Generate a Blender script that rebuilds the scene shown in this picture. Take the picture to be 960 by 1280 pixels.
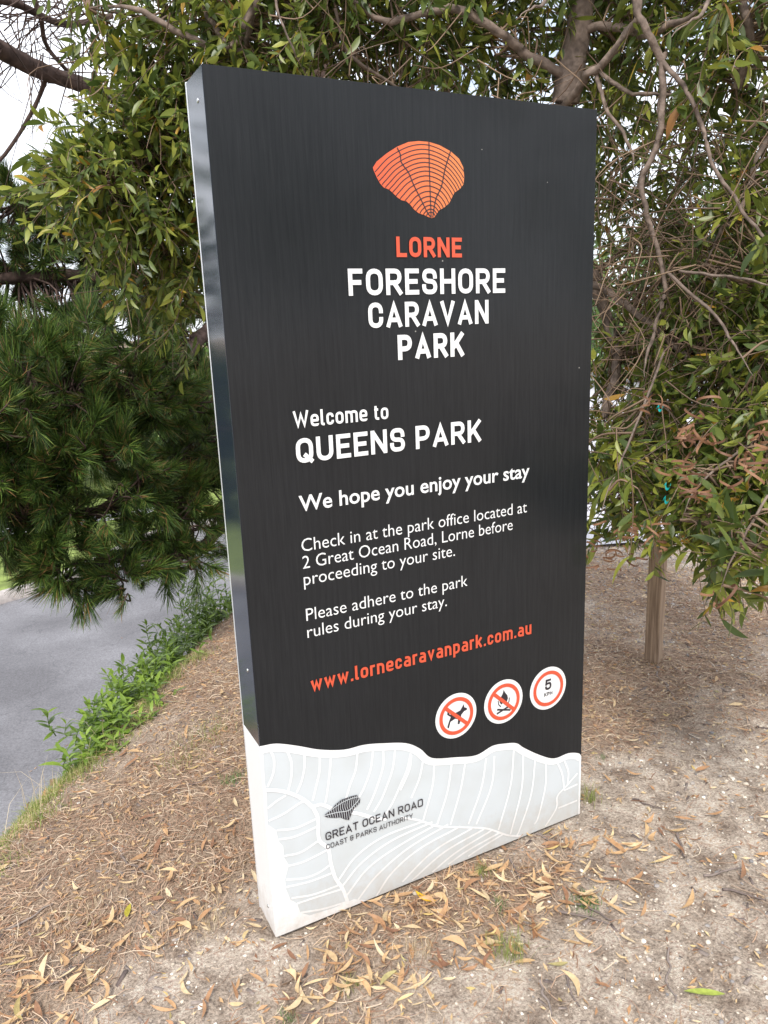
import bpy, bmesh, math, random
import numpy as np
from mathutils import Matrix, Vector

# ------------------------------------------------------------------ camera, world, sun, exposure
scene = bpy.context.scene
for o in list(bpy.data.objects):
    bpy.data.objects.remove(o)
C = scene.collection
R2W = np.array([[0.88658971, 0.14186495, -0.44026473],
                [-0.46095373, 0.19180151, -0.86644898],
                [-0.03846658, 0.97112781, 0.2354381]])
CAM = np.array([-0.46208502, -1.61131989, 1.50247951])
FPX = 957.3
cd = bpy.data.cameras.new('camera')
cam = bpy.data.objects.new('camera', cd)
C.objects.link(cam)
M4 = Matrix.Identity(4)
# orthonormalise
u_, s_, v_ = np.linalg.svd(R2W)
Rm = u_ @ v_
for i in range(3):
    for j in range(3):
        M4[i][j] = Rm[i][j]
    M4[i][3] = CAM[i]
cam.matrix_world = M4
cd.sensor_fit = 'VERTICAL'
cd.sensor_height = 36.0
cd.lens = FPX / 1280 * 36
cd.clip_start = 0.05
cd.clip_end = 2000
scene.camera = cam
scene.render.resolution_x = 768
scene.render.resolution_y = 1024

SUN_EL, SUN_AZ = math.radians(50), math.radians(216)     # azimuth measured clockwise from +y
world = bpy.data.worlds.new('World')
scene.world = world
world.use_nodes = True
wn, wl = world.node_tree.nodes, world.node_tree.links
bg = wn['Background']
bg.inputs['Strength'].default_value = 0.105
sky = wn.new('ShaderNodeTexSky')
sky.sky_type = 'NISHITA'
sky.sun_disc = False
sky.sun_elevation = SUN_EL
sky.sun_rotation = SUN_AZ
tc = wn.new('ShaderNodeTexCoord')
mp = wn.new('ShaderNodeMapping')
mp.inputs['Scale'].default_value = (1, 1, 2.2)
nz = wn.new('ShaderNodeTexNoise')
nz.inputs['Scale'].default_value = 2.6
nz.inputs['Detail'].default_value = 6
rmp = wn.new('ShaderNodeValToRGB')
rmp.color_ramp.elements[0].position = 0.34
rmp.color_ramp.elements[0].color = (0.35, 0.35, 0.35, 1)
rmp.color_ramp.elements[1].position = 0.52
rmp.color_ramp.elements[1].color = (1, 1, 1, 1)
mixw = wn.new('ShaderNodeMixRGB')
mixw.inputs[2].default_value = (9.6, 9.9, 10.6, 1)
wl.new(tc.outputs['Generated'], mp.inputs[0])
wl.new(mp.outputs[0], nz.inputs['Vector'])
wl.new(nz.outputs['Fac'], rmp.inputs[0])
wl.new(rmp.outputs[0], mixw.inputs[0])
wl.new(sky.outputs[0], mixw.inputs[1])
wl.new(mixw.outputs[0], bg.inputs['Color'])

sd = bpy.data.lights.new('sun', 'SUN')
sd.energy = 2.3
sd.angle = math.radians(10)
sd.color = (1.0, 0.96, 0.9)
sun = bpy.data.objects.new('sun', sd)
C.objects.link(sun)
sdir = Vector((math.sin(SUN_AZ) * math.cos(SUN_EL), math.cos(SUN_AZ) * math.cos(SUN_EL), math.sin(SUN_EL)))
sun.rotation_euler = (-sdir).to_track_quat('-Z', 'Y').to_euler()
sun.location = (0, 0, 20)
vs = scene.view_settings
vs.view_transform = 'Standard'
vs.look = 'None'
vs.exposure = 0.75
vs.gamma = 1
vs.use_curve_mapping = False
scene.render.engine = 'CYCLES'

# ------------------------------------------------------------------ helpers
rng = np.random.default_rng(7)
random.seed(7)

def ray(px, py):
    v = Rm @ np.array([px - 480.0, 640.0 - py, -FPX])
    return v / np.linalg.norm(v)

def D(px, py, dist):
    return CAM + ray(px, py) * dist

def atz(px, py, z=0.0):
    v = ray(px, py)
    return CAM + v * ((z - CAM[2]) / v[2])

def project(P):
    q = (np.asarray(P) - CAM) @ Rm
    z = np.maximum(-q[..., 2], 1e-6)
    return np.stack([480 + FPX * q[..., 0] / z, 640 - FPX * q[..., 1] / z, -q[..., 2]], -1)

def empty(name, loc=(0, 0, 0)):
    o = bpy.data.objects.new(name, None)
    o.empty_display_size = 0.1
    o.location = [float(a) for a in loc]
    C.objects.link(o)
    return o

def tag(o, label=None, cat=None, group=None, kind=None):
    if label: o['label'] = label
    if cat: o['category'] = cat
    if group: o['group'] = group
    if kind: o['kind'] = kind
    return o

def link(name, me, parent=None, loc=None, rot=None, scale=None):
    """link a mesh; its coordinates are world ones, the parent's own location is taken off"""
    o = bpy.data.objects.new(name, me)
    C.objects.link(o)
    if loc is not None: o.location = [float(a) for a in loc]
    if rot is not None: o.rotation_euler = rot
    if scale is not None: o.scale = scale
    if parent is not None:
        o.parent = parent
        off = Vector((0, 0, 0))
        p = parent
        while p is not None:
            off += p.location
            p = p.parent
        if loc is None:
            o.location = -off
        else:
            o.location = Vector(o.location) - off
    return o

def npmesh(name, v, f, mat=None, smooth=False):
    v = np.asarray(v, np.float32)
    f = np.asarray(f, np.int32)
    me = bpy.data.meshes.new(name)
    me.vertices.add(len(v))
    me.vertices.foreach_set('co', v.ravel())
    k = f.shape[1]
    me.loops.add(f.size)
    me.loops.foreach_set('vertex_index', f.ravel())
    me.polygons.add(len(f))
    me.polygons.foreach_set('loop_start', np.arange(0, f.size, k, dtype=np.int32))
    me.polygons.foreach_set('loop_total', np.full(len(f), k, np.int32))
    if smooth:
        me.polygons.foreach_set('use_smooth', np.ones(len(f), bool))
    me.update()
    me.validate()
    if mat: me.materials.append(mat)
    return me

def inst(tv, tf, Rs, Ls):
    """many copies of a template mesh: rotation*scale matrices Rs (N,3,3), positions Ls (N,3)"""
    tv = np.asarray(tv, float); tf = np.asarray(tf)
    N = len(Ls)
    v = np.einsum('nij,vj->nvi', Rs, tv) + np.asarray(Ls)[:, None, :]
    f = tf[None] + (np.arange(N) * len(tv))[:, None, None]
    return v.reshape(-1, 3), f.reshape(-1, tf.shape[1])

class Acc:
    def __init__(s): s.v = []; s.f = []; s.n = 0
    def add(s, v, f):
        v = np.asarray(v, float).reshape(-1, 3); f = np.asarray(f)
        if len(v) == 0: return
        s.v.append(v); s.f.append(f + s.n); s.n += len(v)
    def mesh(s, name, mat, smooth=False):
        return npmesh(name, np.concatenate(s.v), np.concatenate(s.f), mat, smooth)

def frames(d, roll=None):
    """matrices whose x column is direction d"""
    d = np.asarray(d, float)
    d = d / np.linalg.norm(d, axis=1, keepdims=True)
    up = np.where(np.abs(d[:, 2:3]) > 0.95, [[1.0, 0, 0]], [[0, 0, 1.0]])
    y = np.cross(up, d); y /= np.linalg.norm(y, axis=1, keepdims=True)
    z = np.cross(d, y)
    if roll is not None:
        c, s = np.cos(roll)[:, None], np.sin(roll)[:, None]
        y, z = y * c + z * s, -y * s + z * c
    return np.stack([d, y, z], 2)

def tube(acc, pts, rad, sides=6, wob=0.0):
    pts = np.asarray(pts, float)
    n = len(pts)
    rad = np.broadcast_to(np.asarray(rad, float), (n,)) if np.ndim(rad) else np.full(n, rad)
    tn = np.gradient(pts, axis=0)
    F = frames(tn)
    a = np.arange(sides) * 2 * np.pi / sides
    rr = rad[:, None] * (1 + wob * rng.uniform(-1, 1, (n, sides)))
    ring = pts[:, None, :] + F[:, None, :, 1] * (np.cos(a)[None, :, None] * rr[..., None]) + F[:, None, :, 2] * (np.sin(a)[None, :, None] * rr[..., None])
    i = np.arange(n - 1)[:, None]; j = np.arange(sides)[None]
    f = np.stack([i * sides + j, i * sides + (j + 1) % sides, (i + 1) * sides + (j + 1) % sides, (i + 1) * sides + j], -1).reshape(-1, 4)
    acc.add(ring.reshape(-1, 3), f)

def smoothpath(pts, n=6):
    """Catmull-Rom through the control points"""
    p = np.asarray(pts, float)
    p = np.vstack([2 * p[0] - p[1], p, 2 * p[-1] - p[-2]])
    out = []
    for i in range(1, len(p) - 2):
        for t in np.linspace(0, 1, n, endpoint=False):
            a, b, c, d = p[i - 1], p[i], p[i + 1], p[i + 2]
            out.append(0.5 * ((2 * b) + (c - a) * t + (2 * a - 5 * b + 4 * c - d) * t * t + (3 * b - a - 3 * c + d) * t ** 3))
    out.append(p[-2])
    return np.array(out)

def bx(bm, x0, x1, y0, y1, z0, z1, bevel=0.0):
    r = bmesh.ops.create_cube(bm, size=1.0)
    for v in r['verts']:
        v.co = Vector(((x0 + x1) / 2 + v.co.x * (x1 - x0), (y0 + y1) / 2 + v.co.y * (y1 - y0), (z0 + z1) / 2 + v.co.z * (z1 - z0)))
    if bevel > 0:
        es = list({e for v in r['verts'] for e in v.link_edges})
        bmesh.ops.bevel(bm, geom=es, offset=bevel, segments=2, affect='EDGES', profile=0.5)

def bmobj(name, bm, mat, parent=None, smooth=False):
    me = bpy.data.meshes.new(name)
    bm.to_mesh(me); bm.free()
    if mat: me.materials.append(mat)
    if smooth:
        for p in me.polygons: p.use_smooth = True
    return link(name, me, parent)

# value noise on the ground plane
_grid = rng.random((256, 256))
def vnoise(x, y):
    x = np.asarray(x, float); y = np.asarray(y, float)
    xi = np.floor(x).astype(int); yi = np.floor(y).astype(int)
    fx = x - xi; fy = y - yi
    fx = fx * fx * (3 - 2 * fx); fy = fy * fy * (3 - 2 * fy)
    g = lambda a, b: _grid[a % 256, b % 256]
    return (g(xi, yi) * (1 - fx) + g(xi + 1, yi) * fx) * (1 - fy) + (g(xi, yi + 1) * (1 - fx) + g(xi + 1, yi + 1) * fx) * fy
def fbm(x, y, o=4):
    s = 0; a = 0.5
    for k in range(o):
        s = s + a * vnoise(x * 2 ** k + 17.3 * k, y * 2 ** k + 5.1 * k); a *= 0.5
    return s / (1 - 0.5 ** o)

# ------------------------------------------------------------------ materials
def mat(name):
    m = bpy.data.materials.new(name)
    m.use_nodes = True
    nt = m.node_tree
    return m, nt.nodes, nt.links, nt.nodes['Principled BSDF']

def simple(name, col, rough=0.6, noise=0.0, scale=20.0, spec=0.5, metal=0.0, bump=0.0):
    m, n, l, b = mat(name)
    b.inputs['Roughness'].default_value = rough
    b.inputs['Metallic'].default_value = metal
    b.inputs['Specular IOR Level'].default_value = spec
    b.inputs['Base Color'].default_value = (*col, 1)
    if noise or bump:
        t = n.new('ShaderNodeTexNoise'); t.inputs['Scale'].default_value = scale; t.inputs['Detail'].default_value = 6
        g = n.new('ShaderNodeNewGeometry'); l.new(g.outputs['Position'], t.inputs['Vector'])
    if noise:
        r = n.new('ShaderNodeValToRGB')
        r.color_ramp.elements[0].position = 0.3; r.color_ramp.elements[1].position = 0.7
        r.color_ramp.elements[0].color = (*[c * (1 - noise) for c in col], 1)
        r.color_ramp.elements[1].color = (*[min(1, c * (1 + noise)) for c in col], 1)
        l.new(t.outputs['Fac'], r.inputs[0]); l.new(r.outputs[0], b.inputs['Base Color'])
    if bump:
        bp = n.new('ShaderNodeBump'); bp.inputs['Strength'].default_value = bump; bp.inputs['Distance'].default_value = 0.01
        l.new(t.outputs['Fac'], bp.inputs['Height']); l.new(bp.outputs[0], b.inputs['Normal'])
    return m

def varied(name, stops, rough=0.5, transl=0.0, spec=0.4, grain=0.0):
    """colour differs from piece to piece (mesh island and object)"""
    m, n, l, b = mat(name)
    g = n.new('ShaderNodeNewGeometry'); oi = n.new('ShaderNodeObjectInfo')
    ad = n.new('ShaderNodeMath'); ad.operation = 'ADD'
    l.new(g.outputs['Random Per Island'], ad.inputs[0]); l.new(oi.outputs['Random'], ad.inputs[1])
    fr = n.new('ShaderNodeMath'); fr.operation = 'FRACT'; l.new(ad.outputs[0], fr.inputs[0])
    r = n.new('ShaderNodeValToRGB')
    e = r.color_ramp.elements
    while len(e) < len(stops): e.new(0.5)
    for k, (p, c) in enumerate(stops):
        e[k].position = p; e[k].color = (*c, 1)
    l.new(fr.outputs[0], r.inputs[0])
    col = r.outputs[0]
    if grain:
        t = n.new('ShaderNodeTexNoise'); t.inputs['Scale'].default_value = 90; t.inputs['Detail'].default_value = 4
        l.new(g.outputs['Position'], t.inputs['Vector'])
        mr = n.new('ShaderNodeMapRange'); mr.inputs[1].default_value = 0.3; mr.inputs[2].default_value = 0.7
        mr.inputs[3].default_value = 1 - grain; mr.inputs[4].default_value = 1 + grain * 0.6
        l.new(t.outputs['Fac'], mr.inputs[0])
        mx = n.new('ShaderNodeMixRGB'); mx.blend_type = 'MULTIPLY'; mx.inputs[0].default_value = 1
        l.new(col, mx.inputs[1]); l.new(mr.outputs[0], mx.inputs[2]); col = mx.outputs[0]
    l.new(col, b.inputs['Base Color'])
    b.inputs['Roughness'].default_value = rough
    b.inputs['Specular IOR Level'].default_value = spec
    if transl:
        tr = n.new('ShaderNodeBsdfTranslucent'); l.new(col, tr.inputs[0])
        ms = n.new('ShaderNodeMixShader'); ms.inputs[0].default_value = transl
        l.new(b.outputs[0], ms.inputs[1]); l.new(tr.outputs[0], ms.inputs[2])
        l.new(ms.outputs[0], n['Material Output'].inputs[0])
    return m

M = {}
M['leaf'] = varied('wattle_leaf', [(0, (.055, .09, .02)), (.35, (.11, .155, .032)), (.7, (.20, .235, .04)), (.965, (.38, .40, .07)), (.985, (.50, .30, .04)), (1, (.35, .16, .04))], 0.4, 0.4, 0.5)
M['needle'] = varied('pine_needle', [(0, (.022, .048, .014)), (.5, (.055, .105, .02)), (.9, (.15, .23, .038)), (.95, (.26, .15, .06)), (1, (.26, .13, .05))], 0.5, 0.12, 0.4)
M['bark'] = simple('wattle_bark', (.19, .145, .12), 0.85, 0.45, 38, 0.2, 0, 0.6)
M['pinebark'] = simple('pine_bark', (.075, .05, .042), 0.9, 0.5, 22, 0.2, 0, 0.8)
M['twig'] = varied('twig', [(0, (.10, .07, .05)), (.5, (.20, .13, .09)), (1, (.30, .21, .14))], 0.8)
M['pod'] = varied('seed_pod', [(0, (.13, .06, .035)), (1, (.34, .18, .10))], 0.6, 0.1)
M['weed'] = varied('weed_leaf', [(0, (.09, .16, .02)), (.5, (.17, .27, .035)), (1, (.28, .40, .06))], 0.4, 0.3, 0.5)
M['grass'] = varied('grass', [(0, (.13, .20, .035)), (.5, (.27, .33, .08)), (1, (.50, .45, .20))], 0.6, 0.3)
M['greengrass'] = varied('green_grass', [(0, (.08, .18, .05)), (1, (.20, .30, .10))], 0.6, 0.3)
M['straw'] = varied('straw', [(0, (.40, .30, .16)), (1, (.68, .56, .38))], 0.7, 0.2)
M['litter'] = varied('leaf_litter', [(0, (.24, .12, .07)), (.25, (.46, .26, .13)), (.5, (.54, .35, .18)), (.75, (.62, .45, .25)), (.93, (.66, .53, .34)), (.97, (.58, .42, .16)), (1, (.40, .35, .16))], 0.55, 0.15, 0.4, 0.2)
M['pineneedles'] = varied('fallen_needles', [(0, (.19, .105, .065)), (.45, (.36, .22, .145)), (.85, (.54, .40, .28)), (1, (.68, .57, .43))], 0.7)
M['stone'] = varied('stones', [(0, (.22, .21, .21)), (.28, (.34, .31, .29)), (.36, (.46, .39, .31)), (.7, (.60, .53, .44)), (1, (.80, .76, .68))], 0.8, 0, 0.3, 0.2)
M['greystone'] = varied('grey_stones', [(0, (.20, .19, .20)), (1, (.58, .53, .50))], 0.85, 0, 0.3, 0.2)
M['deadtwig'] = varied('dead_twig', [(0, (.13, .10, .09)), (1, (.30, .25, .22))], 0.85, 0, 0.3, 0.3)
M['concrete'] = simple('concrete', (.42, .39, .36), 0.9, 0.2, 60, 0.3, 0, 0.5)
M['white'] = simple('white_print', (.80, .81, .82), 0.32, 0, 1, 0.5)
M['coral'] = simple('coral_print', (.64, .092, .042), 0.34)
M['black'] = simple('black_print', (.025, .022, .03), 0.35)
M['metal'] = simple('steel', (.55, .56, .58), 0.3, 0, 1, 0.5, 1.0)
M['alu'] = simple('pale_aluminium', (.72, .74, .77), 0.35, 0, 1, 0.5, 0.4)
M['tape'] = simple('turquoise_tape', (.02, .62, .62), 0.35)
M['hedge'] = varied('far_leaf', [(0, (.03, .07, .02)), (.6, (.09, .16, .04)), (1, (.20, .28, .07))], 0.6, 0.25)

# shell logo: coral to orange gradient print
m, n, l, b = mat('shell_print'); M['shell'] = m
g = n.new('ShaderNodeNewGeometry'); sp = n.new('ShaderNodeSeparateXYZ'); l.new(g.outputs['Position'], sp.inputs[0])
mr = n.new('ShaderNodeMapRange'); mr.inputs[1].default_value = .36; mr.inputs[2].default_value = .60; l.new(sp.outputs[0], mr.inputs[0])
r = n.new('ShaderNodeValToRGB'); r.color_ramp.elements[0].color = (.68, .105, .045, 1); r.color_ramp.elements[1].color = (.76, .23, .07, 1)
l.new(mr.outputs[0], r.inputs[0]); l.new(r.outputs[0], b.inputs['Base Color']); b.inputs['Roughness'].default_value = .35

# printed charred timber: vertical grain, slightly glossy laminate with scuffs
def charred(name, front):
    m, n, l, b = mat(name)
    g = n.new('ShaderNodeNewGeometry')
    mp = n.new('ShaderNodeMapping'); mp.inputs['Scale'].default_value = (130, 130, 4.5); l.new(g.outputs['Position'], mp.inputs[0])
    a = n.new('ShaderNodeTexNoise'); a.inputs['Scale'].default_value = 1.6; a.inputs['Detail'].default_value = 8; a.inputs['Roughness'].default_value = .62
    a.inputs['Distortion'].default_value = 1.2
    l.new(mp.outputs[0], a.inputs['Vector'])
    mp2 = n.new('ShaderNodeMapping'); mp2.inputs['Scale'].default_value = (7, 7, .55); l.new(g.outputs['Position'], mp2.inputs[0])
    w = n.new('ShaderNodeTexWave'); w.wave_type = 'BANDS'; w.bands_direction = 'X'; w.inputs['Scale'].default_value = 2.6
    w.inputs['Distortion'].default_value = 9; w.inputs['Detail'].default_value = 3; w.inputs['Detail Scale'].default_value = 1.4
    l.new(mp2.outputs[0], w.inputs['Vector'])
    c = n.new('ShaderNodeTexNoise'); c.inputs['Scale'].default_value = 3.0; c.inputs['Detail'].default_value = 3; l.new(g.outputs['Position'], c.inputs['Vector'])
    m1 = n.new('ShaderNodeMath'); m1.operation = 'MULTIPLY_ADD'; m1.inputs[1].default_value = .10; l.new(w.outputs['Fac'], m1.inputs[0]); l.new(a.outputs['Fac'], m1.inputs[2])
    r = n.new('ShaderNodeValToRGB')
    r.color_ramp.elements[0].position = .30; r.color_ramp.elements[0].color = (.0135, .0155, .0180, 1)
    r.color_ramp.elements[1].position = .95; r.color_ramp.elements[1].color = (.0265, .0285, .0315, 1)
    l.new(m1.outputs[0], r.inputs[0])
    mx = n.new('ShaderNodeMixRGB'); mx.blend_type = 'MULTIPLY'; mx.inputs[0].default_value = .35
    l.new(r.outputs[0], mx.inputs[1]); l.new(c.outputs['Fac'], mx.inputs[2]); 
    # pale specks of dust and droppings
    v = n.new('ShaderNodeTexVoronoi'); v.inputs['Scale'].default_value = 26; l.new(g.outputs['Position'], v.inputs['Vector'])
    s1 = n.new('ShaderNodeMath'); s1.operation = 'LESS_THAN'; s1.inputs[1].default_value = .045; l.new(v.outputs['Distance'], s1.inputs[0])
    sc = n.new('ShaderNodeSeparateColor'); l.new(v.outputs['Color'], sc.inputs[0])
    s2 = n.new('ShaderNodeMath'); s2.operation = 'GREATER_THAN'; s2.inputs[1].default_value = .9; l.new(sc.outputs[0], s2.inputs[0])
    s3 = n.new('ShaderNodeMath'); s3.operation = 'MULTIPLY'; l.new(s1.outputs[0], s3.inputs[0]); l.new(s2.outputs[0], s3.inputs[1])
    mk = n.new('ShaderNodeMixRGB'); mk.inputs[2].default_value = (.30, .30, .28, 1); l.new(s3.outputs[0], mk.inputs[0]); l.new(mx.outputs[0], mk.inputs[1])
    l.new(mk.outputs[0], b.inputs['Base Color'])
    bp = n.new('ShaderNodeBump'); bp.inputs['Strength'].default_value = .10; bp.inputs['Distance'].default_value = .002
    l.new(a.outputs['Fac'], bp.inputs['Height']); l.new(bp.outputs[0], b.inputs['Normal'])
    rr = n.new('ShaderNodeMapRange'); rr.inputs[3].default_value = .12; rr.inputs[4].default_value = .30; l.new(c.outputs['Fac'], rr.inputs[0])
    l.new(rr.outputs[0], b.inputs['Roughness'])
    b.inputs['Specular IOR Level'].default_value = .27
    return m
M['charred'] = charred('charred_timber_print', True)

# side: navy gloss laminate, a little wavy
m, n, l, b = mat('gloss_dark_laminate'); M['gloss'] = m
b.inputs['Base Color'].default_value = (.020, .028, .045, 1); b.inputs['Roughness'].default_value = .10
b.inputs['IOR'].default_value = 1.85
g = n.new('ShaderNodeNewGeometry'); t = n.new('ShaderNodeTexNoise'); t.inputs['Scale'].default_value = 4; t.inputs['Detail'].default_value = 1; l.new(g.outputs['Position'], t.inputs['Vector'])
bp = n.new('ShaderNodeBump'); bp.inputs['Strength'].default_value = .14; bp.inputs['Distance'].default_value = .01
l.new(t.outputs['Fac'], bp.inputs['Height']); l.new(bp.outputs[0], b.inputs['Normal'])

# pale lower panel: grey-blue print with faint dirt streaks low on the right
m, n, l, b = mat('pale_blue_grey_print'); M['pale'] = m
g = n.new('ShaderNodeNewGeometry'); t = n.new('ShaderNodeTexNoise'); t.inputs['Scale'].default_value = 7; t.inputs['Detail'].default_value = 7; l.new(g.outputs['Position'], t.inputs['Vector'])
r = n.new('ShaderNodeValToRGB'); r.color_ramp.elements[0].position = .35; r.color_ramp.elements[0].color = (.53, .565, .58, 1)
r.color_ramp.elements[1].position = .6; r.color_ramp.elements[1].color = (.575, .62, .65, 1)
l.new(t.outputs['Fac'], r.inputs[0]); l.new(r.outputs[0], b.inputs['Base Color']); b.inputs['Roughness'].default_value = .35
def soiled(m):
    '''mud splash and scuffs low on the pale print'''
    n, l = m.node_tree.nodes, m.node_tree.links; b = n['Principled BSDF']
    g = n.new('ShaderNodeNewGeometry'); sx = n.new('ShaderNodeSeparateXYZ'); l.new(g.outputs['Position'], sx.inputs[0])
    mr = n.new('ShaderNodeMapRange'); mr.inputs[1].default_value = .16; mr.inputs[2].default_value = -.01; mr.inputs[3].default_value = 0; mr.inputs[4].default_value = .5; l.new(sx.outputs[2], mr.inputs[0])
    t = n.new('ShaderNodeTexNoise'); t.inputs['Scale'].default_value = 28; t.inputs['Detail'].default_value = 8; t.inputs['Roughness'].default_value = .75; l.new(g.outputs['Position'], t.inputs['Vector'])
    ad = n.new('ShaderNodeMath'); ad.operation = 'MULTIPLY_ADD'; ad.inputs[1].default_value = 1.0; ad.inputs[2].default_value = -.62; l.new(t.outputs['Fac'], ad.inputs[0])
    a2 = n.new('ShaderNodeMath'); a2.operation = 'ADD'; l.new(ad.outputs[0], a2.inputs[0]); l.new(mr.outputs[0], a2.inputs[1])
    m3 = n.new('ShaderNodeMath'); m3.operation = 'MULTIPLY'; m3.use_clamp = True; m3.inputs[1].default_value = 1.1; l.new(a2.outputs[0], m3.inputs[0])
    mx = n.new('ShaderNodeMixRGB'); mx.inputs[2].default_value = (.40, .33, .25, 1); l.new(m3.outputs[0], mx.inputs[0])
    src = b.inputs['Base Color'].links[0].from_socket if b.inputs['Base Color'].links else None
    if src: l.new(src, mx.inputs[1])
    else: mx.inputs[1].default_value = b.inputs['Base Color'].default_value
    l.new(mx.outputs[0], b.inputs['Base Color'])
soiled(M['pale']); soiled(M['white'])

# timber post
m, n, l, b = mat('weathered_timber'); M['post'] = m
g = n.new('ShaderNodeNewGeometry'); mp = n.new('ShaderNodeMapping'); mp.inputs['Scale'].default_value = (70, 70, 3); l.new(g.outputs['Position'], mp.inputs[0])
t = n.new('ShaderNodeTexNoise'); t.inputs['Scale'].default_value = 1.5; t.inputs['Detail'].default_value = 6; l.new(mp.outputs[0], t.inputs['Vector'])
r = n.new('ShaderNodeValToRGB'); r.color_ramp.elements[0].position = .35; r.color_ramp.elements[0].color = (.20, .135, .09, 1)
r.color_ramp.elements[1].position = .65; r.color_ramp.elements[1].color = (.40, .29, .20, 1)
l.new(t.outputs['Fac'], r.inputs[0]); l.new(r.outputs[0], b.inputs['Base Color']); b.inputs['Roughness'].default_value = .85
bp = n.new('ShaderNodeBump'); bp.inputs['Strength'].default_value = .5; bp.inputs['Distance'].default_value = .004
l.new(t.outputs['Fac'], bp.inputs['Height']); l.new(bp.outputs[0], b.inputs['Normal'])

# asphalt
def asphalt(name, c0, c1):
    m, n, l, b = mat(name)
    g = n.new('ShaderNodeNewGeometry')
    t = n.new('ShaderNodeTexNoise'); t.inputs['Scale'].default_value = 1.1; t.inputs['Detail'].default_value = 5; l.new(g.outputs['Position'], t.inputs['Vector'])
    t2 = n.new('ShaderNodeTexNoise'); t2.inputs['Scale'].default_value = 160; t2.inputs['Detail'].default_value = 3; l.new(g.outputs['Position'], t2.inputs['Vector'])
    r = n.new('ShaderNodeValToRGB'); r.color_ramp.elements[0].position = .35; r.color_ramp.elements[0].color = (*c0, 1)
    r.color_ramp.elements[1].position = .65; r.color_ramp.elements[1].color = (*c1, 1); l.new(t.outputs['Fac'], r.inputs[0])
    t2.inputs['Scale'].default_value = 75; t2.inputs['Roughness'].default_value = .8
    mrr = n.new('ShaderNodeMapRange'); mrr.inputs[1].default_value = .3; mrr.inputs[2].default_value = .7; mrr.inputs[3].default_value = .62; mrr.inputs[4].default_value = 1.38; l.new(t2.outputs['Fac'], mrr.inputs[0])
    v = n.new('ShaderNodeTexVoronoi'); v.feature = 'DISTANCE_TO_EDGE'; v.inputs['Scale'].default_value = .55
    wv = n.new('ShaderNodeTexNoise'); wv.inputs['Scale'].default_value = 2.5; wv.inputs['Detail'].default_value = 6; l.new(g.outputs['Position'], wv.inputs['Vector'])
    va = n.new('ShaderNodeVectorMath'); va.operation = 'ADD'; l.new(g.outputs['Position'], va.inputs[0]); l.new(wv.outputs['Color'], va.inputs[1]); l.new(va.outputs[0], v.inputs['Vector'])
    ck = n.new('ShaderNodeMapRange'); ck.inputs[1].default_value = .0; ck.inputs[2].default_value = .008; ck.inputs[3].default_value = .78; ck.inputs[4].default_value = 1; l.new(v.outputs['Distance'], ck.inputs[0])
    mm = n.new('ShaderNodeMath'); mm.operation = 'MULTIPLY'; l.new(mrr.outputs[0], mm.inputs[0]); l.new(ck.outputs[0], mm.inputs[1])
    mx = n.new('ShaderNodeMixRGB'); mx.blend_type = 'MULTIPLY'; mx.inputs[0].default_value = 1; l.new(r.outputs[0], mx.inputs[1]); l.new(mm.outputs[0], mx.inputs[2])
    l.new(mx.outputs[0], b.inputs['Base Color']); b.inputs['Roughness'].default_value = .8
    bp = n.new('ShaderNodeBump'); bp.inputs['Strength'].default_value = .4; bp.inputs['Distance'].default_value = .004
    l.new(t2.outputs['Fac'], bp.inputs['Height']); l.new(bp.outputs[0], b.inputs['Normal'])
    return m
M['road'] = asphalt('asphalt', (.118, .115, .124), (.195, .192, .205))
M['pave'] = asphalt('pale_asphalt', (.46, .45, .48), (.54, .53, .57))
M['kerb'] = simple('kerb_concrete', (.42, .38, .36), .9, .2, 20)
M['lawn'] = simple('lawn', (.17, .22, .05), .9, .35, 3)

# soil: the attribute "litter" (how much bark and needle litter covers it) is laid down with the ground
m, n, l, b = mat('sandy_soil'); M['soil'] = m
g = n.new('ShaderNodeNewGeometry')
at = n.new('ShaderNodeAttribute'); at.attribute_name = 'litter'
def N(scale, det=6, rough=.6):
    t = n.new('ShaderNodeTexNoise'); t.inputs['Scale'].default_value = scale; t.inputs['Detail'].default_value = det; t.inputs['Roughness'].default_value = rough
    l.new(g.outputs['Position'], t.inputs['Vector']); return t
def RAMP(src, p0, c0, p1, c1):
    r = n.new('ShaderNodeValToRGB'); r.color_ramp.elements[0].position = p0; r.color_ramp.elements[0].color = (*c0, 1)
    r.color_ramp.elements[1].position = p1; r.color_ramp.elements[1].color = (*c1, 1); l.new(src, r.inputs[0]); return r
na, nb, nc = N(9, 8, .7), N(130, 5, .7), N(45, 6, .75)
sand = RAMP(na.outputs['Fac'], .38, (.29, .22, .17), .60, (.67, .565, .465))
lit = RAMP(nc.outputs['Fac'], .32, (.18, .11, .07), .68, (.54, .41, .30))
mx = n.new('ShaderNodeMixRGB'); 
ad = n.new('ShaderNodeMath'); ad.operation = 'MULTIPLY_ADD'; ad.inputs[1].default_value = .9; ad.inputs[2].default_value = -.45; l.new(nc.outputs['Fac'], ad.inputs[0])
ad2 = n.new('ShaderNodeMath'); ad2.operation = 'ADD'; ad2.use_clamp = True; l.new(ad.outputs[0], ad2.inputs[0]); l.new(at.outputs['Fac'], ad2.inputs[1])
l.new(ad2.outputs[0], mx.inputs[0]); l.new(sand.outputs[0], mx.inputs[1]); l.new(lit.outputs[0], mx.inputs[2])
ov = n.new('ShaderNodeMixRGB'); ov.blend_type = 'OVERLAY'; ov.inputs[0].default_value = .75
sp2 = RAMP(nb.outputs['Fac'], .32, (.15, .15, .15), .68, (.85, .85, .85))
l.new(mx.outputs[0], ov.inputs[1]); l.new(sp2.outputs[0], ov.inputs[2]); l.new(ov.outputs[0], b.inputs['Base Color'])
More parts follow.
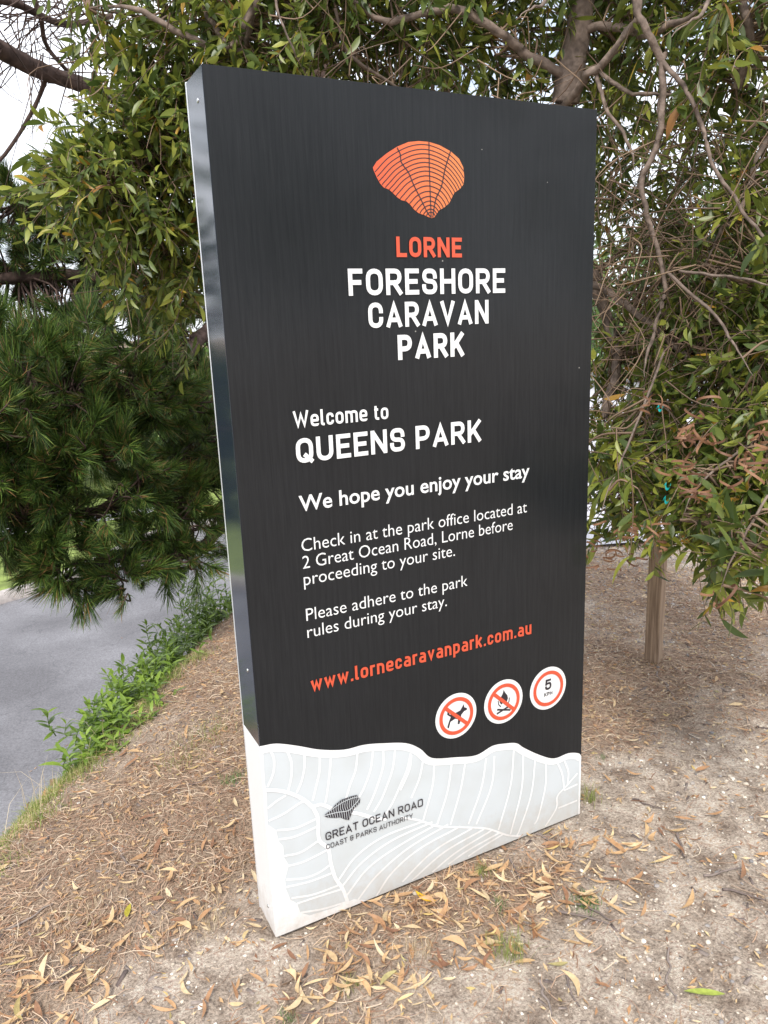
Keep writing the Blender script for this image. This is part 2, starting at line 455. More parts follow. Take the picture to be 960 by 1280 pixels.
b.inputs['Roughness'].default_value = .95; b.inputs['Specular IOR Level'].default_value = .15
sm = n.new('ShaderNodeMath'); sm.operation = 'ADD'; l.new(nb.outputs['Fac'], sm.inputs[0]); l.new(nc.outputs['Fac'], sm.inputs[1])
bp = n.new('ShaderNodeBump'); bp.inputs['Strength'].default_value = .9; bp.inputs['Distance'].default_value = .016
l.new(sm.outputs[0], bp.inputs['Height']); l.new(bp.outputs[0], b.inputs['Normal'])

# ------------------------------------------------------------------ ground, roads
CR0 = np.array([-0.635, 0.928]); CT = np.array([0.60645761, 0.79511582]); CN = np.array([-0.79511582, 0.60645761])
ROADZ = -1.5
def cd_(x, y):
    return (x - CR0[0]) * CN[0] + (y - CR0[1]) * CN[1]
def base_h(x, y):
    d = cd_(x, y)
    h = -0.012 - 0.138 * np.clip((d + 1.0), 0, 1) ** 2
    t = np.clip(d / 1.25, 0, 1)
    h = h + (ROADZ - 0.03 + 0.15) * (t * t * (3 - 2 * t) * 0.55 + t * 0.45)
    return h
def height(x, y):
    x = np.asarray(x, float); y = np.asarray(y, float)
    r = np.hypot(x - 0.3, y + 0.2)
    fade = np.clip(1.0 - (r - 2.8) / 2.0, 0.0, 1) * np.clip(1.6 - cd_(x, y), 0, 1)
    nz = (fbm(x * 2.1 + 9, y * 2.1 + 4, 5) - .5) * .055 + (fbm(x * 14, y * 14, 3) - .5) * .018
    # soil lies level against the foot of the sign
    near = np.clip(np.maximum(np.abs(x - .5) - .5, np.abs(y - .06) - .07) / .25, 0, 1)
    return base_h(x, y) + nz * fade * (0.3 + 0.7 * near)
def litter_f(x, y):
    """0 bare sand .. 1 all litter"""
    n_ = fbm(x * 2.2 + 31, y * 2.2 + 8, 4)
    left = np.clip((0.15 - x) * 1.3 + .45 + (y + .2) * .45, 0, 1)
    front = np.clip(1 - np.hypot((x - .62) / .75, (y + .17) / .22), 0, 1) * 1.2
    back = np.clip((y - .05) * 1.5, 0, 1) * np.clip(1.75 - (x - 1.2) * .45 - (y - .6) * .3, 0, 1)
    bare = np.clip(1 - np.hypot((x + .28) / .38, (y + .12) / .3), 0, 1)
    return np.clip(np.maximum(np.maximum(left, front), back) - bare * .9 + (n_ - .53) * 2.6, 0, 1)

def nonuni(lo, hi, step, far):
    core = np.arange(lo, hi + step / 2, step)
    a = [core[-1]]; s = step
    while a[-1] < far: s *= 1.22; a.append(a[-1] + s)
    b_ = [core[0]]; s = step
    while b_[-1] > -far: s *= 1.22; b_.append(b_[-1] - s)
    return np.concatenate([b_[:0:-1], core, a[1:]])
gx = nonuni(-1.6, 3.6, .022, 500); gy = nonuni(-1.3, 3.4, .022, 500)
X, Y = np.meshgrid(gx, gy)
Z = height(X, Y)
nxx, nyy = len(gx), len(gy)
i = np.arange(nyy - 1)[:, None]; j = np.arange(nxx - 1)[None]
F = np.stack([i * nxx + j, i * nxx + j + 1, (i + 1) * nxx + j + 1, (i + 1) * nxx + j], -1).reshape(-1, 4)
me = npmesh('ground', np.stack([X, Y, Z], -1).reshape(-1, 3), F, M['soil'], True)
la = me.attributes.new('litter', 'FLOAT', 'POINT')
la.data.foreach_set('value', litter_f(X, Y).astype(np.float32).ravel())
ground = tag(link('ground', me), 'sandy soil strewn with leaf litter around the sign', kind='structure')

def sheet(name, pts, z, m_):
    bm = bmesh.new()
    vs_ = [bm.verts.new((p[0], p[1], z)) for p in pts]
    bm.faces.new(vs_)
    bmesh.ops.triangulate(bm, faces=bm.faces[:])
    bmesh.ops.recalc_face_normals(bm, faces=bm.faces[:])
    for f_ in bm.faces:
        if f_.normal.z < 0: f_.normal_flip()
    return bmobj(name, bm, m_)
def along(d, s): return CR0 + CN * d + CT * s
kp = [atz(px, py, ROADZ)[:2] for px, py in ((0, 756), (60, 739), (117, 714), (205, 672), (290, 652))]
k0 = kp[0] - CT * 25 + CN * 3
k9 = kp[-1] + CT * 30
kline = smoothpath([k0, kp[0] - CT * 9 + CN * 1.6, kp[0] - CT * 3 + CN * .7, kp[0] - CT * 1 + CN * .25, *kp, kp[-1] + CT * 2.5, kp[-1] + CT * 8, k9], 6)
sk = [(p - CR0) @ CT for p in kline]
rv = np.array([[*q_, ROADZ] for p, s__ in zip(kline, sk) for q_ in (along(1.15, s__), p)])
rf = [[2 * i, 2 * i + 2, 2 * i + 3, 2 * i + 1] for i in range(len(kline) - 1)]
road = tag(link('road', npmesh('road', rv, rf, M['road'])), 'grey asphalt road below the bank', kind='structure')
# kerb and the lawn beyond it, raised above the road
a_ = Acc()
out = []
tn = np.gradient(kline, axis=0); tn /= np.linalg.norm(tn, axis=1, keepdims=True); nn = np.stack([-tn[:, 1], tn[:, 0]], 1)
prof = [(0, ROADZ - .02), (0, ROADZ + .10), (.02, ROADZ + .12), (.14, ROADZ + .12), (.16, ROADZ + .10), (.16, ROADZ - .02)]
kv = np.array([[*(kline[i] + nn[i] * o), z] for i in range(len(kline)) for o, z in prof])
kf = [[i * 6 + q, (i + 1) * 6 + q, (i + 1) * 6 + q + 1, i * 6 + q + 1] for i in range(len(kline) - 1) for q in range(5)]
kerb = tag(link('kerb', npmesh('kerb', kv, kf, M['kerb'])), 'low concrete kerb on the far side of the road', kind='structure')
far = kline + nn * 60
lvv = np.array([[*q_, ROADZ + .09] for i, p in enumerate(kline) for q_ in (p + nn[i] * .15, p + nn[i] * .15 + CN * 60)])
lawn = tag(link('lawn', npmesh('lawn', lvv, rf, M['lawn'])), 'yellow green lawn beyond the road kerb', kind='structure')
q = [atz(px, py, ROADZ + .1)[:2] for px, py in ((-60, 674), (60, 664), (112, 654), (200, 640))]
q2 = [atz(px, py, ROADZ + .1)[:2] for px, py in ((-60, 664), (60, 655), (112, 646), (200, 633))]
path = tag(sheet('path', q + q2[::-1], ROADZ + .1, M['pave']), 'pale path crossing the lawn beyond the road', kind='structure')
carpark = tag(sheet('car_park', [(2.55, 2.35), (3.4, 2.05), (5.0, 1.9), (30, -3), (45, 25), (20, 28), (4.2, 5.2)], .012, M['pave']), 'pale asphalt car park seen under the hanging foliage', kind='structure')

# ------------------------------------------------------------------ the sign
SW, SH, ST = 1.0, 2.0093, 0.128
sign = tag(empty('park_sign', (.5, .06, 0)), 'tall dark welcome sign on its own pale base standing in leaf litter', 'sign')
bm = bmesh.new(); bx(bm, .002, .998, .002, .124, .0, SH - .002, .0015); bmobj('case', bm, M['gloss'], sign)
bm = bmesh.new(); bx(bm, -.0015, 1.0015, .1242, .131, -.004, SH + .001, .001); bmobj('back_panel', bm, M['alu'], sign)
bm = bmesh.new(); bx(bm, -.001, .002, .0005, .124, .5402, SH - .001, .0006); tag(bmobj('side_panel', bm, M['gloss'], sign), 'glossy dark side of the sign')
bm = bmesh.new(); bx(bm, -.001, .002, .0005, .124, .001, .540, .0006); tag(bmobj('side_panel', bm, M['white'], sign), 'white lower side of the sign')
bm = bmesh.new(); bx(bm, .02, .98, .015, .118, -.12, -.001, .004); bmobj('footing', bm, M['concrete'], sign)
for z in (1.955, .72, .06):
    bm = bmesh.new(); bmesh.ops.create_uvsphere(bm, u_segments=10, v_segments=6, radius=.005)
    for v in bm.verts: v.co = Vector((-.001 + v.co.x * .5, .045 + v.co.y, z + v.co.z))
    bmobj('screw', bm, M['metal'], sign, True)

def plate(name, pts, y, m_, parent, thick=.0):
    """a flat shape on the front of the sign, pts in sign x,z; real thickness when thick > 0"""
    bm = bmesh.new()
    vs_ = [bm.verts.new((p[0], y, p[1])) for p in pts]
    f_ = bm.faces.new(vs_)
    f_.normal_update()
    if f_.normal.y > 0: f_.normal_flip()
    if thick:
        r = bmesh.ops.extrude_face_region(bm, geom=[f_])
        for v in [e for e in r['geom'] if isinstance(e, bmesh.types.BMVert)]: v.co.y += thick
        bmesh.ops.recalc_face_normals(bm, faces=bm.faces[:])
    return bmobj(name, bm, m_, parent)

wave = [(0, .5416), (.0403, .5364), (.0903, .5157), (.1519, .4857), (.2164, .4657), (.2726, .462), (.33, .449), (.3947, .4292), (.4366, .3998), (.4729, .3608), (.5495, .339), (.6156, .3244), (.6701, .3364), (.7116, .3312), (.754, .3196), (.7828, .2953), (.8417, .2534), (.8946, .2261), (.9483, .2266), (.9877, .2143), (1.0, .2012)]
wave_s = [tuple(p) for p in smoothpath(wave, 5)]
plate('base_panel', [(0, 0), (1, 0), (1, .60), (0, .60)], .0, M['pale'], sign, .002)
plate('face_panel', [(0, SH), *wave_s, (1, SH)], -.0006, M['charred'], sign, .0005)

class Print(Acc):
    """flat strokes; every stroke a hair in front of the one before"""
    def __init__(s, y, mod=6): super().__init__(); s.y = y; s.k = 0; s.mod = mod
    def yy(s): s.k += 1; return s.y - (.00004 if s.mod < 30 else .000012) * (s.k % s.mod)
    def stroke(s, pts, w, closed=False, cap=0.5, taper=None):
        p = np.asarray(pts, float)
        keep = [0] + [i for i in range(1, len(p)) if np.hypot(*(p[i] - p[i - 1])) > 1e-6]
        p = p[keep]
        if closed and np.hypot(*(p[0] - p[-1])) < 1e-6: p = p[:-1]
        n_ = len(p)
        if n_ < 2: return
        if not closed and cap:
            a = p[0] - p[1]; a /= np.hypot(*a); b_ = p[-1] - p[-2]; b_ /= np.hypot(*b_)
            p = p.copy(); p[0] += a * w * cap; p[-1] += b_ * w * cap
        if closed:
            dprev = p - np.roll(p, 1, 0); dnext = np.roll(p, -1, 0) - p
        else:
            dn = np.diff(p, axis=0); dnext = np.vstack([dn, dn[-1]]); dprev = np.vstack([dn[0], dn])
        dprev = dprev / np.linalg.norm(dprev, axis=1, keepdims=True); dnext = dnext / np.linalg.norm(dnext, axis=1, keepdims=True)
        tt = dprev + dnext; ln = np.linalg.norm(tt, axis=1, keepdims=True); tt = tt / np.maximum(ln, 1e-6)
        nn_ = np.stack([-tt[:, 1], tt[:, 0]], 1)
        cs = np.maximum((nn_ * np.stack([-dnext[:, 1], dnext[:, 0]], 1)).sum(1), .42)
        hw = w / 2 / cs
        if taper is not None: hw = hw * np.asarray(taper)[:n_]
        L_ = p + nn_ * hw[:, None]; R_ = p - nn_ * hw[:, None]
        y = s.yy()
        v = np.zeros((2 * n_, 3)); v[0::2, 0] = L_[:, 0]; v[0::2, 2] = L_[:, 1]; v[1::2, 0] = R_[:, 0]; v[1::2, 2] = R_[:, 1]; v[:, 1] = y
        m_ = n_ if closed else n_ - 1
        f = [[2 * i, 2 * i + 1, (2 * i + 3) % (2 * n_), (2 * i + 2) % (2 * n_)] for i in range(m_)]
        s.add(v, f)
    def obj(s, name, m_, parent): 
        o = link(name, s.mesh(name, m_), parent); return o

def rounded(pts, r, closed=False, n_=5):
    p = [np.asarray(a, float) for a in pts]
    out = []
    N_ = len(p)
    for i in range(N_):
        if not closed and i in (0, N_ - 1): out.append(p[i]); continue
        a, b_, c = p[i - 1], p[i], p[(i + 1) % N_]
        d1, d2 = np.hypot(*(a - b_)), np.hypot(*(c - b_))
        rr = min(r, d1 * .5 if (closed or i > 1) else d1 * .98, d2 * .5 if (closed or i < N_ - 2) else d2 * .98)
        q0 = b_ + (a - b_) / d1 * rr; q1 = b_ + (c - b_) / d2 * rr
        for t in np.linspace(0, 1, n_ + 1):
            out.append((1 - t) ** 2 * q0 * 1 + 2 * t * (1 - t) * (b_ * .93 + (q0 + q1) * .035) + t * t * q1)
    return out

# ---- a squarish rounded sans drawn as strokes: (width, box height, [(closed, radius, points in the unit box)])
G = {
 'A': (.70, 1, [(2, 0, [(-.02, -.10), (.5, .95), (1.02, -.10)]), (2, 0, [(.2, .25), (.8, .25)])]),
 'C': (.62, 1, [(0, .26, [(1, .70), (1, 1), (0, 1), (0, 0), (1, 0), (1, .30)])]),
 'D': (.64, 1, [(1, .26, [(1, 1), (.45, 1), (0, 1), (0, .5), (0, 0), (.45, 0), (1, 0)])]),
 'E': (.56, 1, [(0, 0, [(0, 1), (0, 0)]), (0, 0, [(0, 1), (1, 1)]), (0, 0, [(0, .51), (.86, .51)]), (0, 0, [(0, 0), (1, 0)])]),
 'F': (.54, 1, [(0, 0, [(0, 1), (0, 0)]), (0, 0, [(0, 1), (1, 1)]), (0, 0, [(0, .49), (.86, .49)])]),
 'G': (.64, 1, [(0, .26, [(1, .72), (1, 1), (0, 1), (0, 0), (1, 0), (1, .46), (.55, .46)])]),
 'H': (.64, 1, [(0, 0, [(0, 0), (0, 1)]), (0, 0, [(1, 0), (1, 1)]), (0, 0, [(0, .5), (1, .5)])]),
 'I': (.17, 1, [(0, 0, [(.5, 0), (.5, 1)])]),
 'K': (.64, 1, [(0, 0, [(0, 0), (0, 1)]), (0, 0, [(.12, .38), (.93, 1)]), (0, 0, [(.38, .58), (.95, 0)])]),
 'L': (.54, 1, [(0, 0, [(0, 1), (0, 0)]), (0, 0, [(0, 0), (1, 0)])]),
 'N': (.66, 1, [(0, 0, [(0, 0), (0, 1)]), (2, 0, [(-.01, 1.06), (1.01, -.06)]), (0, 0, [(1, 0), (1, 1)])]),
 'O': (.64, 1, [(1, .28, [(0, 0), (0, 1), (1, 1), (1, 0)])]),
 'P': (.61, 1, [(0, 0, [(0, 0), (0, 1)]), (0, .24, [(0, 1), (1, 1), (1, .42), (0, .42)])]),
 'Q': (.64, 1, [(1, .28, [(0, 0), (0, 1), (1, 1), (1, 0)]), (0, 0, [(.58, .24), (.98, -.02)])]),
 'R': (.63, 1, [(0, 0, [(0, 0), (0, 1)]), (0, .24, [(0, 1), (.97, 1), (.97, .46), (0, .46)]), (0, 0, [(.52, .44), (1, 0)])]),
 'S': (.62, 1, [(0, .24, [(.98, .74), (.98, 1), (.03, 1), (.03, .53), (1, .49), (1, 0), (0, 0), (0, .26)])]),
 'T': (.60, 1, [(0, 0, [(0, 1), (1, 1)]), (0, 0, [(.5, 1), (.5, 0)])]),
 'U': (.64, 1, [(0, .28, [(0, 1), (0, 0), (1, 0), (1, 1)])]),
 'V': (.68, 1, [(2, 0, [(-.02, 1.10), (.5, .05), (1.02, 1.10)])]),
 'W': (1.0, 1, [(2, 0, [(-.02, 1.10), (.25, .05), (.5, .84), (.75, .05), (1.02, 1.10)])]),
 'Y': (.66, 1, [(0, 0, [(0, 1), (.5, .42), (1, 1)]), (0, 0, [(.5, .42), (.5, 0)])]),
 '&': (.60, 1, [(0, .2, [(1, 1), (0, 1), (0, .52), (.55, .52)]), (0, .22, [(.3, .52), (0, .52), (0, 0), (.86, 0), (.86, .66)]), (0, 0, [(.55, .52), (1.06, .52)])]),
 '5': (.56, 1, [(0, 0, [(.9, 1), (.12, 1)]), (0, 0, [(.10, 1), (.05, .55)]), (0, .24, [(.05, .56), (.3, .64), (1, .64), (1, 0), (0, 0), (0, .22)])]),
 'a': (.54, .74, [(2, .2, [(.06, 1), (1, 1), (1, -.16)]), (2, .17, [(1, .55), (0, .55), (0, 0), (1, 0)])]),
 'c': (.50, .74, [(2, .22, [(1, .66), (1, 1), (0, 1), (0, 0), (1, 0), (1, .34)])]),
 'e': (.55, .74, [(2, .22, [(1, .44), (1, 1), (0, 1), (0, 0), (1, 0), (1, .14)]), (2, 0, [(.05, .47), (1.12, .47)])]),
 'k': (.54, .74, [(0, 0, [(0, 0), (0, 1.42)]), (0, 0, [(.12, .36), (.92, 1)]), (0, 0, [(.4, .56), (.95, 0)])]),
 'l': (.26, .74, [(0, .14, [(.0, 1.42), (.0, 0), (.9, 0)])]),
 'm': (.86, .74, [(0, .0, [(0, 0), (0, 1)]), (0, .2, [(0, 1), (.5, 1), (.5, 0)]), (0, .2, [(.5, .9), (.55, 1), (1, 1), (1, 0)])]),
 'n': (.54, .74, [(0, 0, [(0, 0), (0, 1)]), (0, .22, [(0, 1), (1, 1), (1, 0)])]),
 'o': (.55, .74, [(1, .23, [(0, 0), (0, 1), (1, 1), (1, 0)])]),
 'p': (.55, .74, [(0, 0, [(0, 1), (0, -.42)]), (0, .22, [(0, 1), (1, 1), (1, 0), (0, 0)])]),
 'r': (.36, .74, [(0, 0, [(0, 0), (0, 1)]), (0, .14, [(0, .9), (.2, 1), (1, 1)])]),
 't': (.38, .74, [(0, .14, [(.3, 1.24), (.3, 0), (1, 0)]), (2, 0, [(-.15, .98), (1.1, .98)])]),
 'u': (.54, .74, [(0, .22, [(0, 1), (0, 0), (1, 0)]), (0, 0, [(1, 0), (1, 1)])]),
 'v': (.54, .74, [(2, 0, [(-.02, 1.13), (.5, .07), (1.02, 1.13)])]),
 'w': (.78, .74, [(2, 0, [(-.02, 1.13), (.25, .07), (.5, .86), (.75, .07), (1.02, 1.13)])]),
 '.': (.18, .18, [(0, 0, [(.5, .45), (.5, .55)])]),
}
def stroke_text(name, txt, x0, x1, z, cap, m_, w=.18, gap=.125, y=-.0030, parent=None, label=None):
    pr = Print(y)
    adv = 0; items = []
    for ch in txt:
        if ch == ' ': adv += .34; continue
        items.append((adv, ch)); adv += G[ch][0] + gap
    tot = adv - gap
    sx = (x1 - x0) / tot
    k = sx / cap
    wx = w * cap
    for a, ch in items:
        wd, h, st = G[ch]
        W_ = wd * sx; H_ = h * cap
        for cl, r, pts in st:
            pp = [(x0 + a * sx + wx / 2 + px_ * (W_ - wx), z + wx / 2 + py_ * (H_ - wx)) for px_, py_ in pts]
            if r: pp = rounded(pp, r * cap, cl == 1)
            pr.stroke(pp, wx, cl == 1, 0 if cl == 2 else .5)
    o = pr.obj(name, m_, parent)
    if label: o['label'] = label
    return o
T = lambda *a, **k: stroke_text('lettering', *a, parent=sign, **k)
T('LORNE', .4133, .5898, 1.6545, .0443, M['coral'], w=.20, label='coral red lettering LORNE')
T('FORESHORE', .2888, .7155, 1.5716, .0578, M['white'], w=.18, label='large white lettering FORESHORE')
T('CARAVAN', .3350, .6652, 1.4995, .0563, M['white'], w=.18, label='large white lettering CARAVAN')
T('PARK', .4083, .5930, 1.4243, .0573, M['white'], w=.20, label='white lettering PARK below CARAVAN')
T('Welcome to', .1380, .377, 1.2895, .0372, M['white'], w=.155, label='white lettering Welcome to')
T('QUEENS PARK', .1395, .641, 1.2090, .0563, M['white'], w=.18, label='large white lettering QUEENS PARK')
T('www.lornecaravanpark.com.au', .1380, .804, .6475, .0392, M['coral'], w=.17, gap=.14, label='coral red web address lettering')
T('GREAT OCEAN ROAD', .1502, .4391, .2273, .0232, M['black'], w=.14, label='black lettering GREAT OCEAN ROAD')
T('COAST & PARKS AUTHORITY', .1505, .4061, .2010, .0150, M['black'], w=.125, label='small black lettering COAST & PARKS AUTHORITY')

def font_text(txt, x0, x1, z, capz, bold, label, y=-.0014):
    cu = bpy.data.curves.new('t', 'FONT')
    cu.body = txt; cu.size = 1; cu.offset = bold; cu.resolution_u = 3
    ob = bpy.data.objects.new('t', cu); C.objects.link(ob)
    bpy.context.view_layer.update()
    me = bpy.data.meshes.new_from_object(ob)
    bpy.data.objects.remove(ob)
    co = np.array([v.co[:] for v in me.vertices])
    sx = (x1 - x0) / (co[:, 0].max() - co[:, 0].min())
    sz = capz / .735
    mn = co[:, 0].min()
    for v in me.vertices:
        v.co = Vector((x0 + (v.co.x - mn) * sx, y, z + v.co.y * sz))
    me.materials.clear(); me.materials.append(M['white'])
    for p in me.polygons: p.material_index = 0
    me.update()
    o = link('lettering', me, sign); o['label'] = label
    return o
font_text('We hope you enjoy your stay', .1390, .7952, 1.0975, .0385, .014, 'bold white lettering We hope you enjoy your stay')
font_text('Check in at the park office located at', .1382, .7873, 1.0015, .0330, -.005, 'thin white lettering Check in at the park office')
font_text('2 Great Ocean Road, Lorne before', .1382, .7402, .9600, .0330, -.005, 'thin white lettering 2 Great Ocean Road')
font_text('proceeding to your site.', .1382, .5567, .9190, .0330, -.005, 'thin white lettering proceeding to your site')
font_text('Please adhere to the park', .1383, .5939, .8303, .0330, -.005, 'thin white lettering Please adhere to the park')
font_text('rules during your stay.', .1383, .5291, .7870, .0330, -.005, 'thin white lettering rules during your stay')

# shell emblem
shell = np.array([(.3622, 1.8412), (.372, 1.8539), (.3984, 1.8726), (.4248, 1.8876), (.4538, 1.899), (.4804, 1.9027), (.5072, 1.9025), (.5343, 1.8976), (.5642, 1.8864), (.5869, 1.8718), (.5979, 1.8542), (.6002, 1.8341), (.5984, 1.8177), (.5883, 1.807), (.5726, 1.7982), (.5647, 1.7857), (.5583, 1.7753), (.5437, 1.7646), (.5293, 1.758), (.5178, 1.7434), (.5101, 1.7405), (.5001, 1.743), (.4903, 1.7467), (.4755, 1.7504), (.4634, 1.7581), (.454, 1.7678), (.4445, 1.7746), (.431, 1.7769), (.4207, 1.7825), (.4091, 1.7919), (.3999, 1.7981), (.3874, 1.8015), (.3784, 1.81), (.3706, 1.8224), (.3642, 1.8351)])
em = plate('emblem', [tuple(p) for p in shell], -.0012, M['shell'], sign); em['label'] = 'orange fan shell emblem with dark ribs'
def inside(p, poly):
    x, y = p; c = False; j_ = len(poly) - 1
    for i_ in range(len(poly)):
        if (poly[i_][1] > y) != (poly[j_][1] > y) and x < (poly[j_][0] - poly[i_][0]) * (y - poly[i_][1]) / (poly[j_][1] - poly[i_][1]) + poly[i_][0]: c = not c
        j_ = i_
    return c
pr = Print(-.0015, 24)
def clipped(pts, w, poly):
    pts = smoothpath(pts, 14); run = []
    for p in pts:
        if inside(p, poly): run.append(p)
        else:
            if len(run) > 1: pr.stroke(run, w, cap=0)
            run = []
    if len(run) > 1: pr.stroke(run, w, cap=0)
top = np.array([(.3233, 1.79), (.3429, 1.8219), (.3622, 1.8412), (.3984, 1.8726), (.4538, 1.899), (.5072, 1.9045), (.5642, 1.8864), (.6000, 1.8560), (.6200, 1.8250), (.632, 1.79)])
ap = np.array([.509, 1.7405])
for t in (.945, .885, .83, .775, .72, .665, .61, .55, .485, .42, .35, .285, .225, .17, .12, .08):
    sq = ap + (top - ap) * [t, t]
    # flatten the ribs a little near the hinge
    clipped(sq, .0021, shell)
clipped([(.4238, 1.8856), (.4313, 1.8726), (.434, 1.8554), (.4515, 1.8349), (.4628, 1.8118), (.4767, 1.7885), (.4979, 1.753), (.5085, 1.742)], .0026, shell)
clipped([(.5062, 1.9022), (.5058, 1.8534), (.5066, 1.7937), (.5076, 1.7419)], .0026, shell)
clipped([(.5632, 1.8864), (.5482, 1.8496), (.5372, 1.811), (.5213, 1.7821), (.5117, 1.742)], .0026, shell)
link('emblem_ribs', pr.mesh('emblem_ribs', M['black']), em)

# pale base: white margin, border and ribs
pr = Print(-.0010, 60)
lm = [(0, 0), (0, .5416), (.0068, .529), (.0046, .4433), (.0068, .4125), (.0026, .3276), (.0222, .3049), (.0269, .2718), (.0374, .252), (.0375, .2203), (.0479, .1949), (.0353, .157), (.0358, .1298), (.0455, .0929), (.0617, .075), (.0696, .0438), (.0929, .0250), (.16, .018), (.22, .02), (.26, .0)]
plate('white_margin', lm, -.0006, M['white'], sign)
for (a, b_) in zip([0], [1]):
    w_ = np.array(wave_s)
    tw_ = np.gradient(w_, axis=0); tw_ /= np.linalg.norm(tw_, axis=1, keepdims=True)
    lo = w_ + np.stack([tw_[:, 1], -tw_[:, 0]], 1) * .020
    lo[:, 0] = np.clip(lo[:, 0], 0, 1)
    lo[-1] = (1, w_[-1, 1] - .02); lo[0] = (0, w_[0, 1] - .03)
    y_ = pr.yy(); n__ = len(w_); vv = np.zeros((2 * n__, 3)); vv[0::2, 0] = w_[:, 0]; vv[0::2, 2] = w_[:, 1] + .0004; vv[1::2, 0] = lo[:, 0]; vv[1::2, 2] = lo[:, 1]; vv[:, 1] = y_
    pr.add(vv, [[2 * i, 2 * i + 1, 2 * i + 3, 2 * i + 2] for i in range(n__ - 1)])
    pr.stroke([(.9965, .0), (.9965, .20)], .007, cap=0)
LINES = [[(0.025,0.523),(0.032,0.496),(0.027,0.461),(0.01,0.429)],[(0.066,0.511),(0.075,0.475),(0.072,0.436),(0.061,0.401)],[(0.11,0.487),(0.108,0.454),(0.098,0.417),(0.083,0.389)],[(0.15,0.469),(0.146,0.427),(0.132,0.38),(0.123,0.352)],[(0.18,0.462),(0.174,0.418),(0.166,0.374),(0.157,0.335)],[(0.253,0.447),(0.245,0.4),(0.228,0.363),(0.215,0.33),(0.204,0.302)],[(0.297,0.439),(0.287,0.386),(0.266,0.34),(0.251,0.318),(0.234,0.286)],[(0.326,0.432),(0.324,0.385),(0.306,0.337),(0.288,0.3),(0.271,0.273)],[(0.361,0.419),(0.351,0.366),(0.332,0.323),(0.315,0.29),(0.291,0.26)],[(0.407,0.396),(0.394,0.351),(0.371,0.31),(0.347,0.268),(0.323,0.238)],[(0.003,0.424),(0.042,0.408),(0.074,0.387),(0.101,0.362),(0.124,0.331)],[(0.124,0.331),(0.134,0.295),(0.133,0.237),(0.156,0.201),(0.161,0.155),(0.171,0.107),(0.19,0.065),(0.203,0.014)],[(0.124,0.336),(0.149,0.332),(0.183,0.304),(0.218,0.286),(0.249,0.27),(0.285,0.246),(0.328,0.225)],[(0.006,0.372),(0.031,0.384),(0.055,0.391)],[(0.006,0.337),(0.046,0.343),(0.091,0.358),(0.106,0.355)],[(0.024,0.304),(0.072,0.292),(0.122,0.297),(0.137,0.299)],[(0.027,0.277),(0.07,0.269),(0.135,0.276)],[(0.038,0.225),(0.082,0.219),(0.133,0.234)],[(0.045,0.193),(0.09,0.189),(0.156,0.198)],[(0.038,0.156),(0.086,0.141),(0.127,0.141),(0.161,0.152)],[(0.036,0.135),(0.1,0.125),(0.167,0.125)],[(0.048,0.097),(0.108,0.083),(0.178,0.081)],[(0.062,0.075),(0.122,0.071),(0.188,0.066)],[(0.07,0.044),(0.13,0.029),(0.201,0.021)],[(0.442,0.178),(0.318,0.176),(0.234,0.148),(0.179,0.096)],[(0.468,0.165),(0.342,0.155),(0.25,0.123),(0.189,0.074)],[(0.487,0.154),(0.359,0.13),(0.266,0.098),(0.198,0.039)],[(0.519,0.139),(0.389,0.112),(0.289,0.064),(0.226,0.008)],[(0.559,0.118),(0.427,0.097),(0.338,0.056),(0.286,0.002)],[(0.599,0.097),(0.465,0.07),(0.348,0.001)],[(0.64,0.079),(0.504,0.055),(0.398,0.006)],[(0.668,0.065),(0.544,0.039),(0.463,0.006)],[(0.697,0.047),(0.584,0.03),(0.516,0.01)],[(0.711,0.038),(0.626,0.021),(0.584,0.01)],[(0.409,0.39),(0.401,0.348),(0.372,0.297)],[(0.445,0.367),(0.431,0.314),(0.404,0.262)],[(0.479,0.347),(0.471,0.276),(0.439,0.181)],[(0.535,0.329),(0.518,0.241),(0.483,0.152)],[(0.579,0.315),(0.561,0.233),(0.526,0.134)],[(0.649,0.305),(0.631,0.215),(0.586,0.115)],[(0.677,0.303),(0.666,0.21),(0.613,0.105)],[(0.745,0.3),(0.733,0.187),(0.69,0.057)],[(0.779,0.277),(0.773,0.161),(0.733,0.027)],[(0.823,0.247),(0.809,0.135),(0.769,0.034),(0.755,0.012)],[(0.863,0.224),(0.862,0.144),(0.837,0.05),(0.822,0.028)],[(0.906,0.21),(0.926,0.163),(0.935,0.105)],[(0.933,0.208),(0.95,0.162),(0.947,0.122)],[(0.986,0.147),(0.943,0.117),(0.909,0.094),(0.905,0.053),(0.864,0.006)],[(0.987,0.109),(0.935,0.105)],[(0.988,0.052),(0.913,0.051)],[(0.369,0.216),(0.424,0.187),(0.486,0.145),(0.559,0.115),(0.64,0.082),(0.682,0.056),(0.726,0.026),(0.784,0.001)]]
for L in LINES[:10] + LINES[13:]:
    pts = smoothpath(L, 6) if len(L) > 2 else np.array(L)
    pts = pts + 0.0
    pts[:, 0] = np.clip(pts[:, 0], 0.003, .997)
    okp = pts[:, 1] > 0.001
    pr.stroke(pts[okp], .0058, cap=0)
for L in (10, 11, 12):
    pr.stroke(smoothpath(LINES[L], 6), .0095, cap=0)
pr.obj('white_ribs', M['white'], sign)['label'] = 'white wavy border and fan ribs on the pale base'

